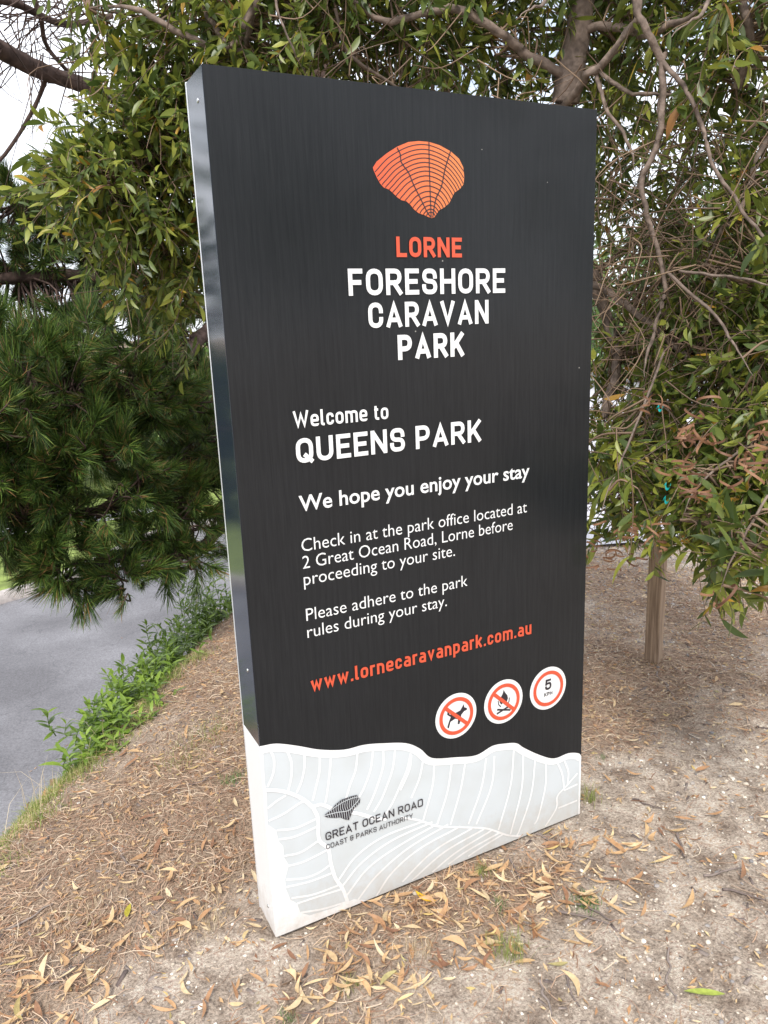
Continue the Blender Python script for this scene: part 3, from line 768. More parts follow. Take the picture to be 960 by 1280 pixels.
# small leaf-like emblem of the authority
emb = [(.1499, .301), (.1628, .3073), (.1867, .3228), (.1997, .3291), (.223, .3297), (.2444, .3281), (.2531, .3128), (.2508, .3025), (.2338, .2908), (.2173, .2635), (.2069, .2695), (.1947, .2796), (.1781, .2843), (.1577, .293)]
e2 = plate('emblem', emb, -.0028, M['black'], sign); e2['label'] = 'small black ribbed emblem above the authority name'
pr = Print(-.0030, 24)
e_np = np.array(emb)
for k in range(15):
    x = .160 + k * .0062
    clipped([(x + .006, .335), (x - .001, .31), (x + .002, .29), (x + .004, .26)], .0013, e_np)
clipped([(.150, .301), (.185, .298), (.217, .292), (.236, .303), (.2525, .316)], .0022, e_np)
clipped([(.150, .303), (.185, .316), (.215, .323), (.245, .322), (.2531, .314)], .0018, e_np)
link('emblem_ribs', pr.mesh('emblem_ribs', M['pale']), e2)

# three round notices
def disc_pts(cx, cz, r, n_=40): return [(cx + r * math.cos(a), cz + r * math.sin(a)) for a in np.linspace(0, 2 * np.pi, n_, endpoint=False)]
def notice(cx, cz, label):
    o = plate('notice_disc', disc_pts(cx, cz, .0660), -.0012, M['white'], sign); o['label'] = label
    pr = Print(-.0030); pr.stroke(disc_pts(cx, cz, .0495), .0105, closed=True)
    link('ring', pr.mesh('ring', M['coral']), o)
    return o
def slash(o, cx, cz):
    pr = Print(-.0027); pr.stroke([(cx - .036, cz + .034), (cx + .036, cz - .034)], .0105, cap=0)
    link('slash', pr.mesh('slash', M['coral']), o)
dg = notice(.5517, .4650, 'round no dogs notice with dog silhouette and red slash')
dog = [(-.0275, .0205), (-.029, .011), (-.0175, .0015), (-.0225, -.008), (-.0295, -.026), (-.0245, -.031), (-.019, -.0125), (-.004, -.0075), (.0055, -.012), (.0040, -.026), (.0100, -.0275), (.0140, -.0125), (.0162, -.0010), (.0260, .0070), (.0345, .0085), (.0345, .0140), (.0262, .0185), (.0244, .0285), (.0188, .0205), (.0128, .0125), (-.0060, .0085), (-.0200, .0085)]
plate('dog_silhouette', [(.5517 + a, .4650 + b_) for a, b_ in dog], -.0019, M['black'], dg); slash(dg, .5517, .4650)
fi = notice(.7097, .4640, 'round no fires notice with campfire symbol and red slash')
def flame(cx, cz, s):
    return [(cx + a * s, cz + b_ * s) for a, b_ in [(0, .5), (.10, .30), (.24, .12), (.28, -.08), (.20, -.26), (.05, -.34), (.06, -.2), (-.02, -.08), (-.06, -.2), (-.12, -.34), (-.24, -.24), (-.28, -.06), (-.20, .10), (-.08, .26)]]
plate('flame_symbol', flame(.7097, .4745, .052), -.0019, M['black'], fi)
pr = Print(-.0022)
pr.stroke([(.688, .4335), (.731, .4460)], .0052); pr.stroke([(.689, .4450), (.730, .4330)], .0052)
pr.stroke([(.6905, .470), (.692, .460), (.699, .452)], .003); pr.stroke([(.729, .470), (.7275, .460), (.7205, .452)], .003)
link('logs_symbol', pr.mesh('logs_symbol', M['black']), fi); slash(fi, .7097, .4640)
sp_ = notice(.8678, .4630, 'round speed limit notice with black 5 KPH')
o = stroke_text('number', '5', .8560, .8790, .4590, .0330, M['black'], w=.19, y=-.0022, parent=sp_)
o = stroke_text('lettering', 'KPH', .8530, .8830, .4400, .0115, M['black'], w=.19, y=-.0022, parent=sp_)

# ------------------------------------------------------------------ timber post
pc = atz(824, 829, 0)
pr_ = tag(empty('timber_post', (pc[0] + .0, pc[1] + .035, 0)), 'short square weathered timber post under the hanging foliage', 'post')
ang = math.radians(24)
bm = bmesh.new(); bx(bm, -.031, .031, -.031, .031, -.15, .60, .004)
for v in bm.verts:
    x, y = v.co.x, v.co.y
    v.co.x, v.co.y = x * math.cos(ang) - y * math.sin(ang), x * math.sin(ang) + y * math.cos(ang)
    if v.co.z > .5: v.co.z += .02 * x / .036 * .4
me = bpy.data.meshes.new('shaft'); bm.to_mesh(me); bm.free(); me.materials.append(M['post'])
o = bpy.data.objects.new('shaft', me); C.objects.link(o); o.parent = pr_
o.location = (0, 0, float(height(pc[0], pc[1])))
o = bpy.data.objects.new('strap', None); 
bpy.data.objects.remove(o)

# ------------------------------------------------------------------ leaves and sprigs of the wattle
def leaf_mesh(length, width, bend, sag, n_=5, fold=.18):
    """sickle-shaped leaf lying along +x: returns verts, quads (two columns about a midrib)"""
    v = []
    for k in range(n_ + 1):
        t = k / n_
        w = width / 2 * (math.sin(math.pi * min(1, t * .96 + .04)) ** .75) if 0 < t < 1 else width * .03
        x = t * length; yc = bend * length * (t * (1 - t)) * 2; zc = -sag * length * t * t
        v += [(x, yc - w, zc + fold * w), (x, yc, zc), (x, yc + w, zc + fold * w)]
    f = []
    for k in range(n_):
        a = 3 * k
        f += [(a, a + 3, a + 4, a + 1), (a + 1, a + 4, a + 5, a + 2)]
    return np.array(v), np.array(f)
LEAFV = [leaf_mesh(.085, .022, .16, .15), leaf_mesh(.092, .0195, -.22, .18), leaf_mesh(.074, .024, .10, .0), leaf_mesh(.092, .022, -.12, .25), leaf_mesh(.066, .019, .25, .0), leaf_mesh(.08, .025, -.05, .1)]
LEAFLOW = [leaf_mesh(.085, .023, .16, .12, 4), leaf_mesh(.092, .020, -.22, .18, 4), leaf_mesh(.072, .024, .10, .0, 4), leaf_mesh(.092, .022, -.12, .25, 4)]

def unit(v):
    v = np.asarray(v, float); return v / np.maximum(np.linalg.norm(v, axis=-1, keepdims=True), 1e-9)

def make_sprigs(pos, dirs, nl=13, length=.30):
    """leaf frames (R, L) and twig paths for sprigs rooted at pos going along dirs"""
    Rs, Ls, tw = [], [], []
    for p, d in zip(pos, dirs):
        ln = length * rng.uniform(.6, 1.25)
        n_ = max(5, int(nl * ln / length * rng.uniform(.8, 1.2)))
        t = np.linspace(0, 1, 6)[:, None]
        side = unit(np.cross(d, rng.normal(size=3)))
        path = p + d * ln * t + side * (ln * .15 * np.sin(t * 2.2)) + np.array([0, 0, -1.0]) * ln * .28 * t ** 2
        tw.append(path)
        tt = np.sort(rng.uniform(.12, 1, n_)); tt[-1] = 1
        base = np.stack([np.interp(tt, t[:, 0], path[:, k]) for k in range(3)], 1)
        tang = unit(path[-1] - path[0])
        r = unit(rng.normal(size=(n_, 3)))
        perp = unit(r - (r @ tang)[:, None] * tang)
        ld = unit(tang * rng.uniform(.35, 1.1, (n_, 1)) + perp * rng.uniform(.5, 1.0, (n_, 1)) + np.array([0, 0, -.05]))
        Fm = frames(ld, rng.uniform(-1.2, 1.2, n_) ) * rng.uniform(.45, 1.05, (n_, 1, 1)) * rng.uniform(.8, 1.1)
        Rs.append(Fm); Ls.append(base)
    return np.concatenate(Rs), np.concatenate(Ls), tw

wt_base = D(700, 820, 3.35); wt_base[2] = height(wt_base[0], wt_base[1])
wattle = tag(empty('wattle_tree', wt_base), 'dense wattle tree with sickle shaped leaves arching over and behind the sign', 'tree')
limbs = []          # (points, radius0, radius1)
def limb(pts, r0, r1, dd=None):
    w = np.array([D(*p) for p in pts]); w = smoothpath(w, 7)
    limbs.append((w, r0, r1)); return w
tr = np.vstack([[wt_base + [0, 0, -.1]], [D(704, 500, 3.15)], [D(700, 200, 3.0)], [D(708, 120, 3.0)], [D(722, 45, 3.05)], [D(735, -60, 3.15)], [D(760, -200, 3.4)]])
trunk_path = smoothpath(tr, 8)
a_ = Acc(); tube(a_, trunk_path, np.linspace(.062, .032, len(trunk_path)), 12, .05)
link('trunk', a_.mesh('trunk', M['bark'], True), wattle)
limb([(716, 95, 3.0), (660, 70, 2.95), (610, 30, 2.9), (560, 10, 2.9), (480, 25, 2.9), (400, -30, 2.9)], .02, .010)
limb([(724, 38, 3.05), (770, 34, 3.0), (800, 42, 2.95), (845, 30, 2.9), (900, -10, 2.8)], .017, .010)
limb([(700, 150, 3.0), (722, 110, 2.9), (748, 82, 2.85), (790, 35, 2.8), (806, -30, 2.8)], .017, .012)
limb([(790, -30, 2.75), (800, 20, 2.7), (826, 75, 2.7), (830, 135, 2.68), (816, 190, 2.66), (801, 235, 2.65), (815, 290, 2.65), (830, 345, 2.65), (828, 385, 2.65), (812, 430, 2.64), (806, 470, 2.6)], .013, .006)
limb([(826, 75, 2.7), (858, 112, 2.66), (878, 160, 2.62), (888, 200, 2.6), (912, 240, 2.58), (950, 290, 2.55), (990, 330, 2.5)], .0085, .0045)
limb([(750, 92, 2.85), (786, 116, 2.8), (830, 118, 2.85), (880, 113, 2.9)], .008, .005)
limb([(745, 95, 2.86), (758, 135, 2.8), (785, 180, 2.75), (795, 215, 2.72)], .008, .005)
limb([(832, 60, 2.9), (826, 110, 2.85), (826, 150, 2.8), (812, 205, 2.72), (790, 250, 2.72)], .010, .007)
limb([(740, 340, 3.3), (758, 395, 3.25), (770, 450, 3.2), (758, 510, 3.15), (745, 570, 3.1)], .030, .016)
limb([(835, 340, 2.65), (880, 380, 2.6), (912, 420, 2.5), (940, 470, 2.4)], .007, .004)
limb([(850, 338, 2.66), (900, 345, 2.6), (940, 350, 2.5), (990, 370, 2.4)], .006, .004)
limb([(985, 150, 2.9), (950, 190, 2.85), (925, 260, 2.8), (900, 290, 2.8), (880, 330, 2.8)], .012, .006)
limb([(740, 355, 3.2), (790, 385, 3.1), (850, 440, 3.0), (900, 480, 2.9), (960, 500, 2.7)], .018, .008)
limb([(790, 620, 3.0), (800, 560, 3.0), (812, 500, 2.9), (825, 430, 2.8)], .008, .005)
limb([(920, 110, 3.0), (938, 60, 3.0), (925, 0, 3.0), (900, -80, 3.1)], .018, .015)
limb([(740, -40, 3.1), (640, -80, 3.0), (520, -60, 2.95), (400, -60, 2.95), (330, -20, 3.0), (300, 62, 3.05), (240, 48, 3.05), (170, 12, 3.1), (110, 10, 3.2)], .024, .008)
limb([(330, -20, 3.0), (290, 55, 2.98), (265, 30, 3.1), (240, -20, 3.2)], .016, .008)
limb([(300, 62, 3.05), (250, 120, 3.2), (200, 190, 3.2), (150, 230, 3.2)], .010, .004)
limb([(250, 120, 3.2), (240, 220, 3.3), (220, 300, 3.3), (180, 350, 3.2)], .008, .004)
limb([(420, 10, 2.9), (440, 70, 2.9), (500, 110, 2.95), (560, 140, 2.95)], .007, .004)
limb([(355, -60, 2.8), (345, 0, 2.75), (365, 60, 2.7), (395, 110, 2.8)], .005, .003)
limb([(990, 520, 2.5), (930, 560, 2.4), (880, 600, 2.35), (850, 650, 2.3)], .006, .003)
limb([(1000, 560, 2.2), (960, 620, 2.1), (925, 680, 2.1), (900, 740, 2.1)], .005, .003)
limb([(730, -120, 2.6), (700, -60, 2.1), (680, 0, 1.9), (650, 20, 1.75)], .008, .003)
limb([(900, -160, 2.6), (900, -60, 2.1), (880, 10, 1.9), (840, 45, 1.8)], .008, .003)
limb([(1000, 60, 2.3), (975, 90, 2.1), (950, 110, 2.0)], .006, .003)
limb([(830, 440, 2.75), (800, 520, 2.5), (770, 590, 2.3), (752, 640, 2.2)], .005, .003)
for w, r0, r1 in limbs:
    tp_ = np.ones(len(w)); tp_[-8:] = np.linspace(1, .25, 8)
    w = w + np.stack([fbm(np.arange(len(w)) * .35 + 11 * q__, np.full(len(w), r0 * 900)) - .5 for q__ in range(3)], 1) * min(.03, r0 * 2.2)
    a_ = Acc(); tube(a_, w, np.linspace(r0, r1, len(w)) * tp_ * .86, 8 if r0 > .007 else 6, .12)
    link('branch', a_.mesh('branch', M['bark'], True), wattle)
limbpts = np.concatenate([w for w, _, _ in limbs])

# (px, py, distance, radius, squash along the view, sprigs)
blobs = [
 (150, 235, 3.2, .30, .8, 150), (108, 215, 3.2, .13, .8, 30), (215, 300, 3.3, .24, .9, 100), (205, 165, 3.3, .28, .9, 100), (235, 60, 3.3, .30, 1, 110), (250, 210, 3.35, .26, 1, 80), (225, 375, 3.4, .13, 1, 22),
 (170, 90, 3.4, .20, 1, 24), (330, 40, 3.1, .30, 1, 90), (430, 10, 3.1, .33, 1, 80), (530, 40, 3.2, .30, 1, 70), (620, 60, 3.2, .30, 1, 65), (470, -70, 3.2, .4, 1, 80), (650, -60, 3.2, .4, 1, 80), (300, -90, 3.3, .4, 1, 110), (150, -70, 3.5, .3, 1, 40),
 (780, 20, 3.3, .34, 1, 120), (880, 40, 3.2, .34, 1, 50), (950, 100, 3.0, .30, 1, 40), (830, -120, 3.2, .5, 1, 130), (1000, -40, 3.1, .5, 1, 110),
 (880, 200, 3.5, .32, 1, 55), (800, 300, 3.6, .26, 1, 30), (765, 250, 3.7, .2, 1, 22), (900, 330, 3.3, .34, 1, 90), (960, 250, 3.0, .28, 1, 45), (960, 400, 2.9, .30, 1, 110), (780, 150, 3.6, .28, 1, 55),
 (860, 440, 3.2, .30, 1, 120), (790, 480, 3.4, .26, 1, 60), (900, 520, 2.9, .32, 1, 140), (820, 580, 3.1, .24, 1, 90), (950, 600, 2.5, .28, 1, 130), (870, 640, 2.7, .20, 1, 80), (785, 640, 3.0, .15, 1, 30), (930, 690, 2.25, .14, 1, 38), (980, 700, 2.1, .18, 1, 45), (1050, 500, 2.6, .4, 1, 110), (1060, 300, 2.8, .4, 1, 90),
 (655, 22, 1.75, .07, 1, 6), (830, 40, 1.8, .07, 1, 5), (700, -20, 1.9, .16, 1, 14), (960, 130, 2.0, .09, 1, 8), (950, 740, 2.1, .07, 1, 12), (900, -60, 1.95, .2, 1, 14), (765, 560, 2.6, .14, 1, 22), (760, 400, 3.3, .2, 1, 18),
]
P_, Dr = [], []
for px, py, dist, r, sq, cnt in blobs:
    c = D(px, py, dist)
    u = unit(rng.normal(size=(cnt, 3))); rad = r * rng.uniform(.15, 1, (cnt, 1)) ** .5
    p = c + u * rad * .85
    d = unit(u * .8 + rng.normal(size=(cnt, 3)) * .45 + [-.12, -.25, -.15])
    P_.append(p - d * .12); Dr.append(d)
P_ = np.concatenate(P_); Dr = np.concatenate(Dr)
# nothing grows through the sign
def clear_sign(p, m_=.10):
    return ~((p[:, 0] > -.12 - m_) & (p[:, 0] < 1.0 + m_) & (p[:, 1] > -.9) & (p[:, 1] < .13 + m_) & (p[:, 2] < SH + .15))
ptip = project(P_ + Dr * .26 + [0, 0, -.07])
ok = clear_sign(P_ + Dr * .2) & clear_sign(P_) & (ptip[:, 1] < np.interp(ptip[:, 0], [740, 850, 900, 960], [690, 690, 760, 755]))
P_, Dr = P_[ok], Dr[ok]
LR, LL, TW = make_sprigs(P_, Dr, 17, .27)
# the sprig hanging just in front of the sign's right edge, mirrored in its surface
sp_pos = np.array([(1.06, -.10, 1.10), (1.10, -.09, 1.04), (1.10, .0, 1.20)]); sp_dir = unit([(-.12, -.08, -1.0), (.1, -.12, -1.0), (.15, -.1, -1)])
R2, L2, T2 = make_sprigs(sp_pos, sp_dir, 14, .26)
tip = LL + LR[:, :, 0] * .08
ok = clear_sign(tip, .0) & clear_sign(LL, .0)
LR, LL = LR[ok], LL[ok]
tip2 = L2 + R2[:, :, 0] * .09
ok = ((tip2[:, 0] > 1.015) | (tip2[:, 1] < -.02)) & ((L2[:, 0] > 1.01) | (L2[:, 1] < -.01))
LR = np.concatenate([LR, R2[ok]]); LL = np.concatenate([LL, L2[ok]]); TW += T2
# connecting twigs
tacc = Acc()
for w in TW:
    tube(tacc, w, np.linspace(.0022, .0010, len(w)), 3)
roots = np.array([w[0] for w in TW])
for p in roots:
    if rng.random() < .55: 
        dd = np.linalg.norm(limbpts - p, axis=1); k = int(dd.argmin())
        if dd[k] > .42: continue
        q = limbpts[k]; mid = (p + q) / 2 + rng.normal(size=3) * dd[k] * .14 + [0, 0, dd[k] * .08]
        tube(tacc, smoothpath([q, mid, p], 4), np.linspace(.0042, .0022, 9), 4)
# bare inner twigs
for px, py, dist, r, cnt in ((790, 260, 2.9, .30, 95), (900, 180, 2.9, .34, 60), (880, 330, 2.8, .3, 60), (830, 360, 2.9, .28, 80), (400, 30, 2.95, .35, 50), (780, 430, 3.0, .22, 45), (480, 60, 3.0, .3, 25), (640, 90, 3.0, .25, 45), (860, 480, 2.7, .25, 40), (770, 560, 3.0, .2, 40), (770, 620, 2.9, .14, 30), (900, 250, 2.8, .3, 30), (200, 300, 3.4, .25, 25), (160, 60, 3.4, .3, 35)):
    c = D(px, py, dist)
    for k in range(cnt):
        a = c + rng.normal(size=3) * r * .5; d = unit(rng.normal(size=3) + [0, 0, -.5]); L_ = rng.uniform(.12, .38)
        pts = [a, a + d * L_ * .5 + rng.normal(size=3) * .03, a + d * L_ + rng.normal(size=3) * .05]
        if clear_sign(np.array(pts), .02).all():
            tube(tacc, smoothpath(pts, 4), np.linspace(.0028, .0010, 9), 3)
tag(link('twigs', tacc.mesh('twigs', M['twig'], True), wattle), kind='stuff')
# the 300 leaves that show largest are parts of their own
mid = LL + LR[:, :, 0] * .045
pp = project(mid); a0 = project(LL); a1 = project(LL + LR[:, :, 0] * .09)
size = np.hypot(*(a1 - a0)[:, :2].T)
infr = (pp[:, 0] > 5) & (pp[:, 0] < 955) & (pp[:, 1] > 5) & (pp[:, 1] < 800)
onsign = (pp[:, 0] > 250) & (pp[:, 0] < 738) & (pp[:, 1] > 110)
score = np.where(infr & ~onsign & (size > 14), 1.0 / pp[:, 2] * (.6 + size / 100), 0)
big = np.argsort(-score)[:290]
lm_ = [npmesh('leaf', v, f, M['leaf'], True) for v, f in LEAFV]
for k in big:
    me = lm_[int(k) % 6]
    o = bpy.data.objects.new('leaf', me); C.objects.link(o); o.parent = wattle
    m_ = Matrix.Identity(4)
    for i in range(3):
        for j in range(3): m_[i][j] = LR[k, i, j]
        m_[i][3] = LL[k, i] - wt_base[i]
    o.matrix_local = m_
rest = np.ones(len(LL), bool); rest[big] = False
acc = Acc(); var = rng.integers(0, 4, len(LL))
for q_ in range(4):
    s_ = rest & (var == q_)
    acc.add(*inst(*LEAFLOW[q_], LR[s_] * .92, LL[s_]))
tag(link('foliage', acc.mesh('foliage', M['leaf'], True), wattle), kind='stuff')
print('leaves', len(LL))
# curled brown seed pods
for px, py, dist, cnt, r in ((868, 540, 2.08, 17, .036), (800, 672, 2.3, 18, .042), (762, 685, 2.5, 16, .045), (940, 588, 1.95, 10, .028), (868, 608, 2.0, 8, .024), (897, 745, 1.9, 5, .018), (815, 505, 2.3, 5, .022), (858, 575, 2.05, 6, .02), (950, 545, 1.98, 7, .024)):
    acc = Acc(); c = D(px, py, dist)
    for k in range(cnt):
        rr = rng.uniform(.018, .034); a0_ = rng.uniform(0, 6.3); span = rng.uniform(2.5, 5.2); t = np.linspace(0, 1, 12)
        a = a0_ + t * span
        loc = np.stack([np.cos(a) * rr * (1 - .3 * t), np.sin(a) * rr * (1 - .3 * t), t * rng.uniform(-.03, .03)], 1)
        Fm = frames(unit(rng.normal(size=(1, 3)) * [.4, .4, 1.3]))[0][:, [2, 1, 0]]
        pth = c + rng.normal(size=3) * r * .8 + loc @ Fm.T
        wv = Fm[:, 2] * .0030
        v = np.zeros((24, 3)); v[0::2] = pth + wv; v[1::2] = pth - wv
        acc.add(v, [[2 * i, 2 * i + 1, 2 * i + 3, 2 * i + 2] for i in range(11)])
    tag(link('seed_pod_cluster', acc.mesh('seed_pod_cluster', M['pod'], True), wattle), kind='stuff')

# turquoise scraps of marking tape caught in the foliage
for (px, py, dist, lb) in ((834, 608, 2.30, 'uppermost turquoise scrap of tape in a close pair'), (833, 625, 2.31, 'lower turquoise scrap of tape in a close pair'), (825, 510, 2.5, 'small turquoise scrap of tape highest in the right foliage')):
    c = D(px, py, dist); t = np.linspace(0, 1, 9)
    pth = c + np.stack([(t - .5) * .018 * Rm[0, 0] + .004 * np.sin(t * 9), (t - .5) * .018 * Rm[1, 0], .009 * np.sin(t * 7)], 1)
    v = np.zeros((18, 3)); v[0::2] = pth + [0, 0, .004]; v[1::2] = pth + [0, .003, -.004]
    tag(link('marking_tape', npmesh('marking_tape', v, [[2 * i, 2 * i + 1, 2 * i + 3, 2 * i + 2] for i in range(8)], M['tape'], True)), lb, 'tape', 'turquoise tape scraps')

# ------------------------------------------------------------------ the pine
pb = D(430, 760, 6.2); pb[2] = height(pb[0], pb[1])
pine = tag(empty('pine_tree', pb), 'dark long needled pine with low boughs hanging over the road', 'tree')
plimbs = []
def plimb(pts, r0, r1):
    w = smoothpath(np.array([D(*p) for p in pts]), 7); plimbs.append(w)
    a_ = Acc(); tube(a_, w, np.linspace(r0, r1, len(w)), 8, .09)
    link('branch', a_.mesh('branch', M['pinebark'], True), pine)
a_ = Acc(); tp = smoothpath([pb + [0, 0, -.3], D(420, 400, 6.0), D(380, 0, 6.0), D(340, -500, 6.3)], 8)
tube(a_, tp, np.linspace(.20, .12, len(tp)), 14, .06); link('trunk', a_.mesh('trunk', M['pinebark'], True), pine)
plimb([(380, 60, 6.0), (260, 150, 5.2), (180, 135, 4.6), (110, 108, 4.2), (60, 92, 4.0), (10, 68, 3.8), (-60, 30, 3.6)], .030, .038)
plimb([(140, 20, 4.4), (80, 30, 4.2), (20, 5, 4.0), (-40, -10, 3.9)], .012, .018)
plimb([(100, 105, 4.2), (60, 60, 4.1), (50, 20, 4.0), (30, -40, 4.0)], .008, .012)
plimb([(400, 200, 6.0), (290, 330, 5.4), (180, 350, 5.0), (80, 345, 4.8), (-20, 350, 4.7)], .06, .03)
plimb([(400, 250, 6.0), (280, 390, 5.2), (236, 440, 4.8), (220, 490, 4.5), (150, 540, 4.2), (60, 560, 4.0)], .05, .012)
plimb([(410, 350, 6.0), (300, 480, 5.0), (200, 600, 4.3), (110, 640, 4.0), (30, 650, 3.9)], .045, .010)
plimb([(410, 400, 6.0), (320, 600, 5.0), (240, 690, 4.4), (150, 690, 4.2), (60, 735, 4.0)], .04, .008)
plimb([(300, 480, 5.0), (200, 500, 4.4), (100, 500, 4.1), (-20, 520, 3.9)], .03, .01)
plimb([(200, 600, 4.3), (210, 660, 4.1), (225, 700, 4.0), (240, 700, 4.0)], .012, .005)
plimb([(290, 330, 5.4), (200, 280, 5.2), (120, 300, 5.0), (30, 250, 4.8)], .03, .01)
plimb([(-80, 700, 3.6), (-40, 760, 3.4), (-5, 785, 3.2)], .012, .006)
plimb([(60, 92, 4.0), (40, 140, 4.0), (0, 200, 3.9), (-40, 220, 3.9)], .010, .006)
ppts = np.concatenate(plimbs)
# bare dead twigs against the sky, upper left
acc = Acc()
for k in range(120):
    a = D(rng.uniform(-20, 120), rng.uniform(-40, 90), rng.uniform(3.7, 4.4))
    d = unit(rng.normal(size=3) + [0, 0, -.2]); L_ = rng.uniform(.15, .55)
    pts = smoothpath([a, a + d * L_ * .5 + rng.normal(size=3) * .04, a + d * L_ + rng.normal(size=3) * .07], 4)
    tube(acc, pts, np.linspace(.0035, .0010, len(pts)), 3)
TUFT = []
def tuft_mesh(seed, nn_=140):
    r_ = np.random.default_rng(seed); ls_ = r_.uniform(.72, 1.1); dr_ = r_.uniform(0, .03); nn_ = int(nn_ * r_.uniform(.7, 1.2))
    v, f = [], []
    for k in range(nn_):
        t = r_.uniform(0, 1); base = np.array([t * .10, 0, 0])
        a = r_.uniform(0, 6.283); c = r_.uniform(.25, 1.15) * (1.1 - .55 * t)
        d = np.array([math.cos(c), math.sin(c) * math.cos(a), math.sin(c) * math.sin(a)])
        L_ = r_.uniform(.055, .098) * ls_; w = .00125
        s_ = np.cross(d, r_.normal(size=3)); s_ /= np.linalg.norm(s_)
        g_ = np.array([0, 0, -1]) * L_ * .0
        m_ = base + d * L_ * .55; e_ = base + d * L_ + s_ * r_.uniform(-.008, .012) - d * 0 + np.array([dr_, 0, 0])
        b_ = len(v)
        v += [base - s_ * w, base + s_ * w, m_ + s_ * w, m_ - s_ * w, e_ + s_ * .0004, e_ - s_ * .0004]
        f += [(b_, b_ + 1, b_ + 2, b_ + 3), (b_ + 3, b_ + 2, b_ + 4, b_ + 5)]
    return np.array(v), np.array(f)
TUFT = [tuft_mesh(s_) for s_ in range(12)]
pbl = [(60, 520, 4.0, .36, 90), (150, 480, 4.2, .34, 85), (220, 540, 4.4, .30, 70), (40, 600, 3.9, .28, 60), (120, 600, 4.0, .32, 85), (210, 640, 4.2, .22, 45), (60, 680, 3.9, .15, 18), (140, 710, 3.95, .10, 16), (85, 715, 3.9, .10, 16), (235, 700, 4.1, .10, 12), (195, 690, 4.1, .14, 18), (160, 728, 3.95, .08, 10), (245, 672, 4.3, .14, 16), (265, 600, 4.6, .25, 45), (10, 470, 4.2, .28, 50), (100, 450, 4.6, .28, 45), (200, 440, 5.0, .22, 22), (-30, 792, 3.2, .03, 4), (-20, 560, 3.8, .3, 50), (260, 500, 4.9, .3, 50),
       (15, 262, 4.8, .20, 20), (30, 315, 4.9, .28, 46), (90, 330, 5.0, .28, 50), (180, 350, 5.3, .34, 60), (240, 390, 5.5, .32, 55), (10, 385, 5.0, .2, 16), (110, 270, 5.4, .35, 50), (200, 250, 5.6, .4, 50), (-90, 320, 4.8, .35, 40), (120, 400, 5.3, .25, 14), (-80, 450, 4.4, .4, 50), (-60, 640, 3.8, .3, 30)]
TP, TD = [], []
for px, py, dist, r, cnt in pbl:
    cnt = int(cnt * 1.35)
    c = D(px, py, dist); u = unit(rng.normal(size=(cnt, 3)))
    TP.append(c + u * r * rng.uniform(.2, 1, (cnt, 1)) ** .5)
    TD.append(unit(u * .6 + rng.normal(size=(cnt, 3)) * .4 + [-.25, -.35, .15]))
for c, r, cnt in (((-1.3, 4.6, 3.1), .5, 70), ((-1.9, 4.9, 3.9), .6, 70), ((-.9, 4.9, 3.7), .5, 50)):
    u = unit(rng.normal(size=(cnt, 3))); TP.append(np.array(c) + u * r * rng.uniform(.2, 1, (cnt, 1)) ** .5); TD.append(unit(u + [-.2, -.3, .1]))
TP = np.concatenate(TP); TD = np.concatenate(TD)
for p, d in zip(TP, TD):
    dd = np.linalg.norm(ppts - p, axis=1); k = int(dd.argmin())
    if dd[k] > .9: continue
    q = ppts[k]; mid_ = (p + q) / 2 + rng.normal(size=3) * dd[k] * .12 - [0, 0, dd[k] * .05]
    tube(acc, smoothpath([q, mid_, p, p + d * .08], 3), np.linspace(.0065, .0035, 10), 4)
tag(link('twigs', acc.mesh('twigs', M['pinebark'], True), pine), kind='stuff')
Tf = frames(TD, rng.uniform(0, 6.28, len(TD))) * rng.uniform(.65, 1.35, (len(TD), 1, 1))
pj = project(TP); sc_ = np.where((pj[:, 0] > 0) & (pj[:, 0] < 290) & (pj[:, 1] > 150) & (pj[:, 1] < 800), 1 / pj[:, 2], 0)
bigt = np.argsort(-sc_)[:290]
tm = [npmesh('needle_tuft', v, f, M['needle']) for v, f in TUFT]
for k in bigt:
    o = bpy.data.objects.new('needle_tuft', tm[int(k) % 12]); C.objects.link(o); o.parent = pine
    m_ = Matrix.Identity(4)
    for i in range(3):
        for j in range(3): m_[i][j] = Tf[k, i, j]
        m_[i][3] = TP[k, i] - pb[i]
    o.matrix_local = m_
acc = Acc(); rs = np.ones(len(TP), bool); rs[bigt] = False
for q_ in range(12):
    s_ = rs & (np.arange(len(TP)) % 12 == q_)
    acc.add(*inst(*TUFT[q_], Tf[s_], TP[s_]))
tag(link('needles', acc.mesh('needles', M['needle']), pine), kind='stuff')
print('tufts', len(TP))

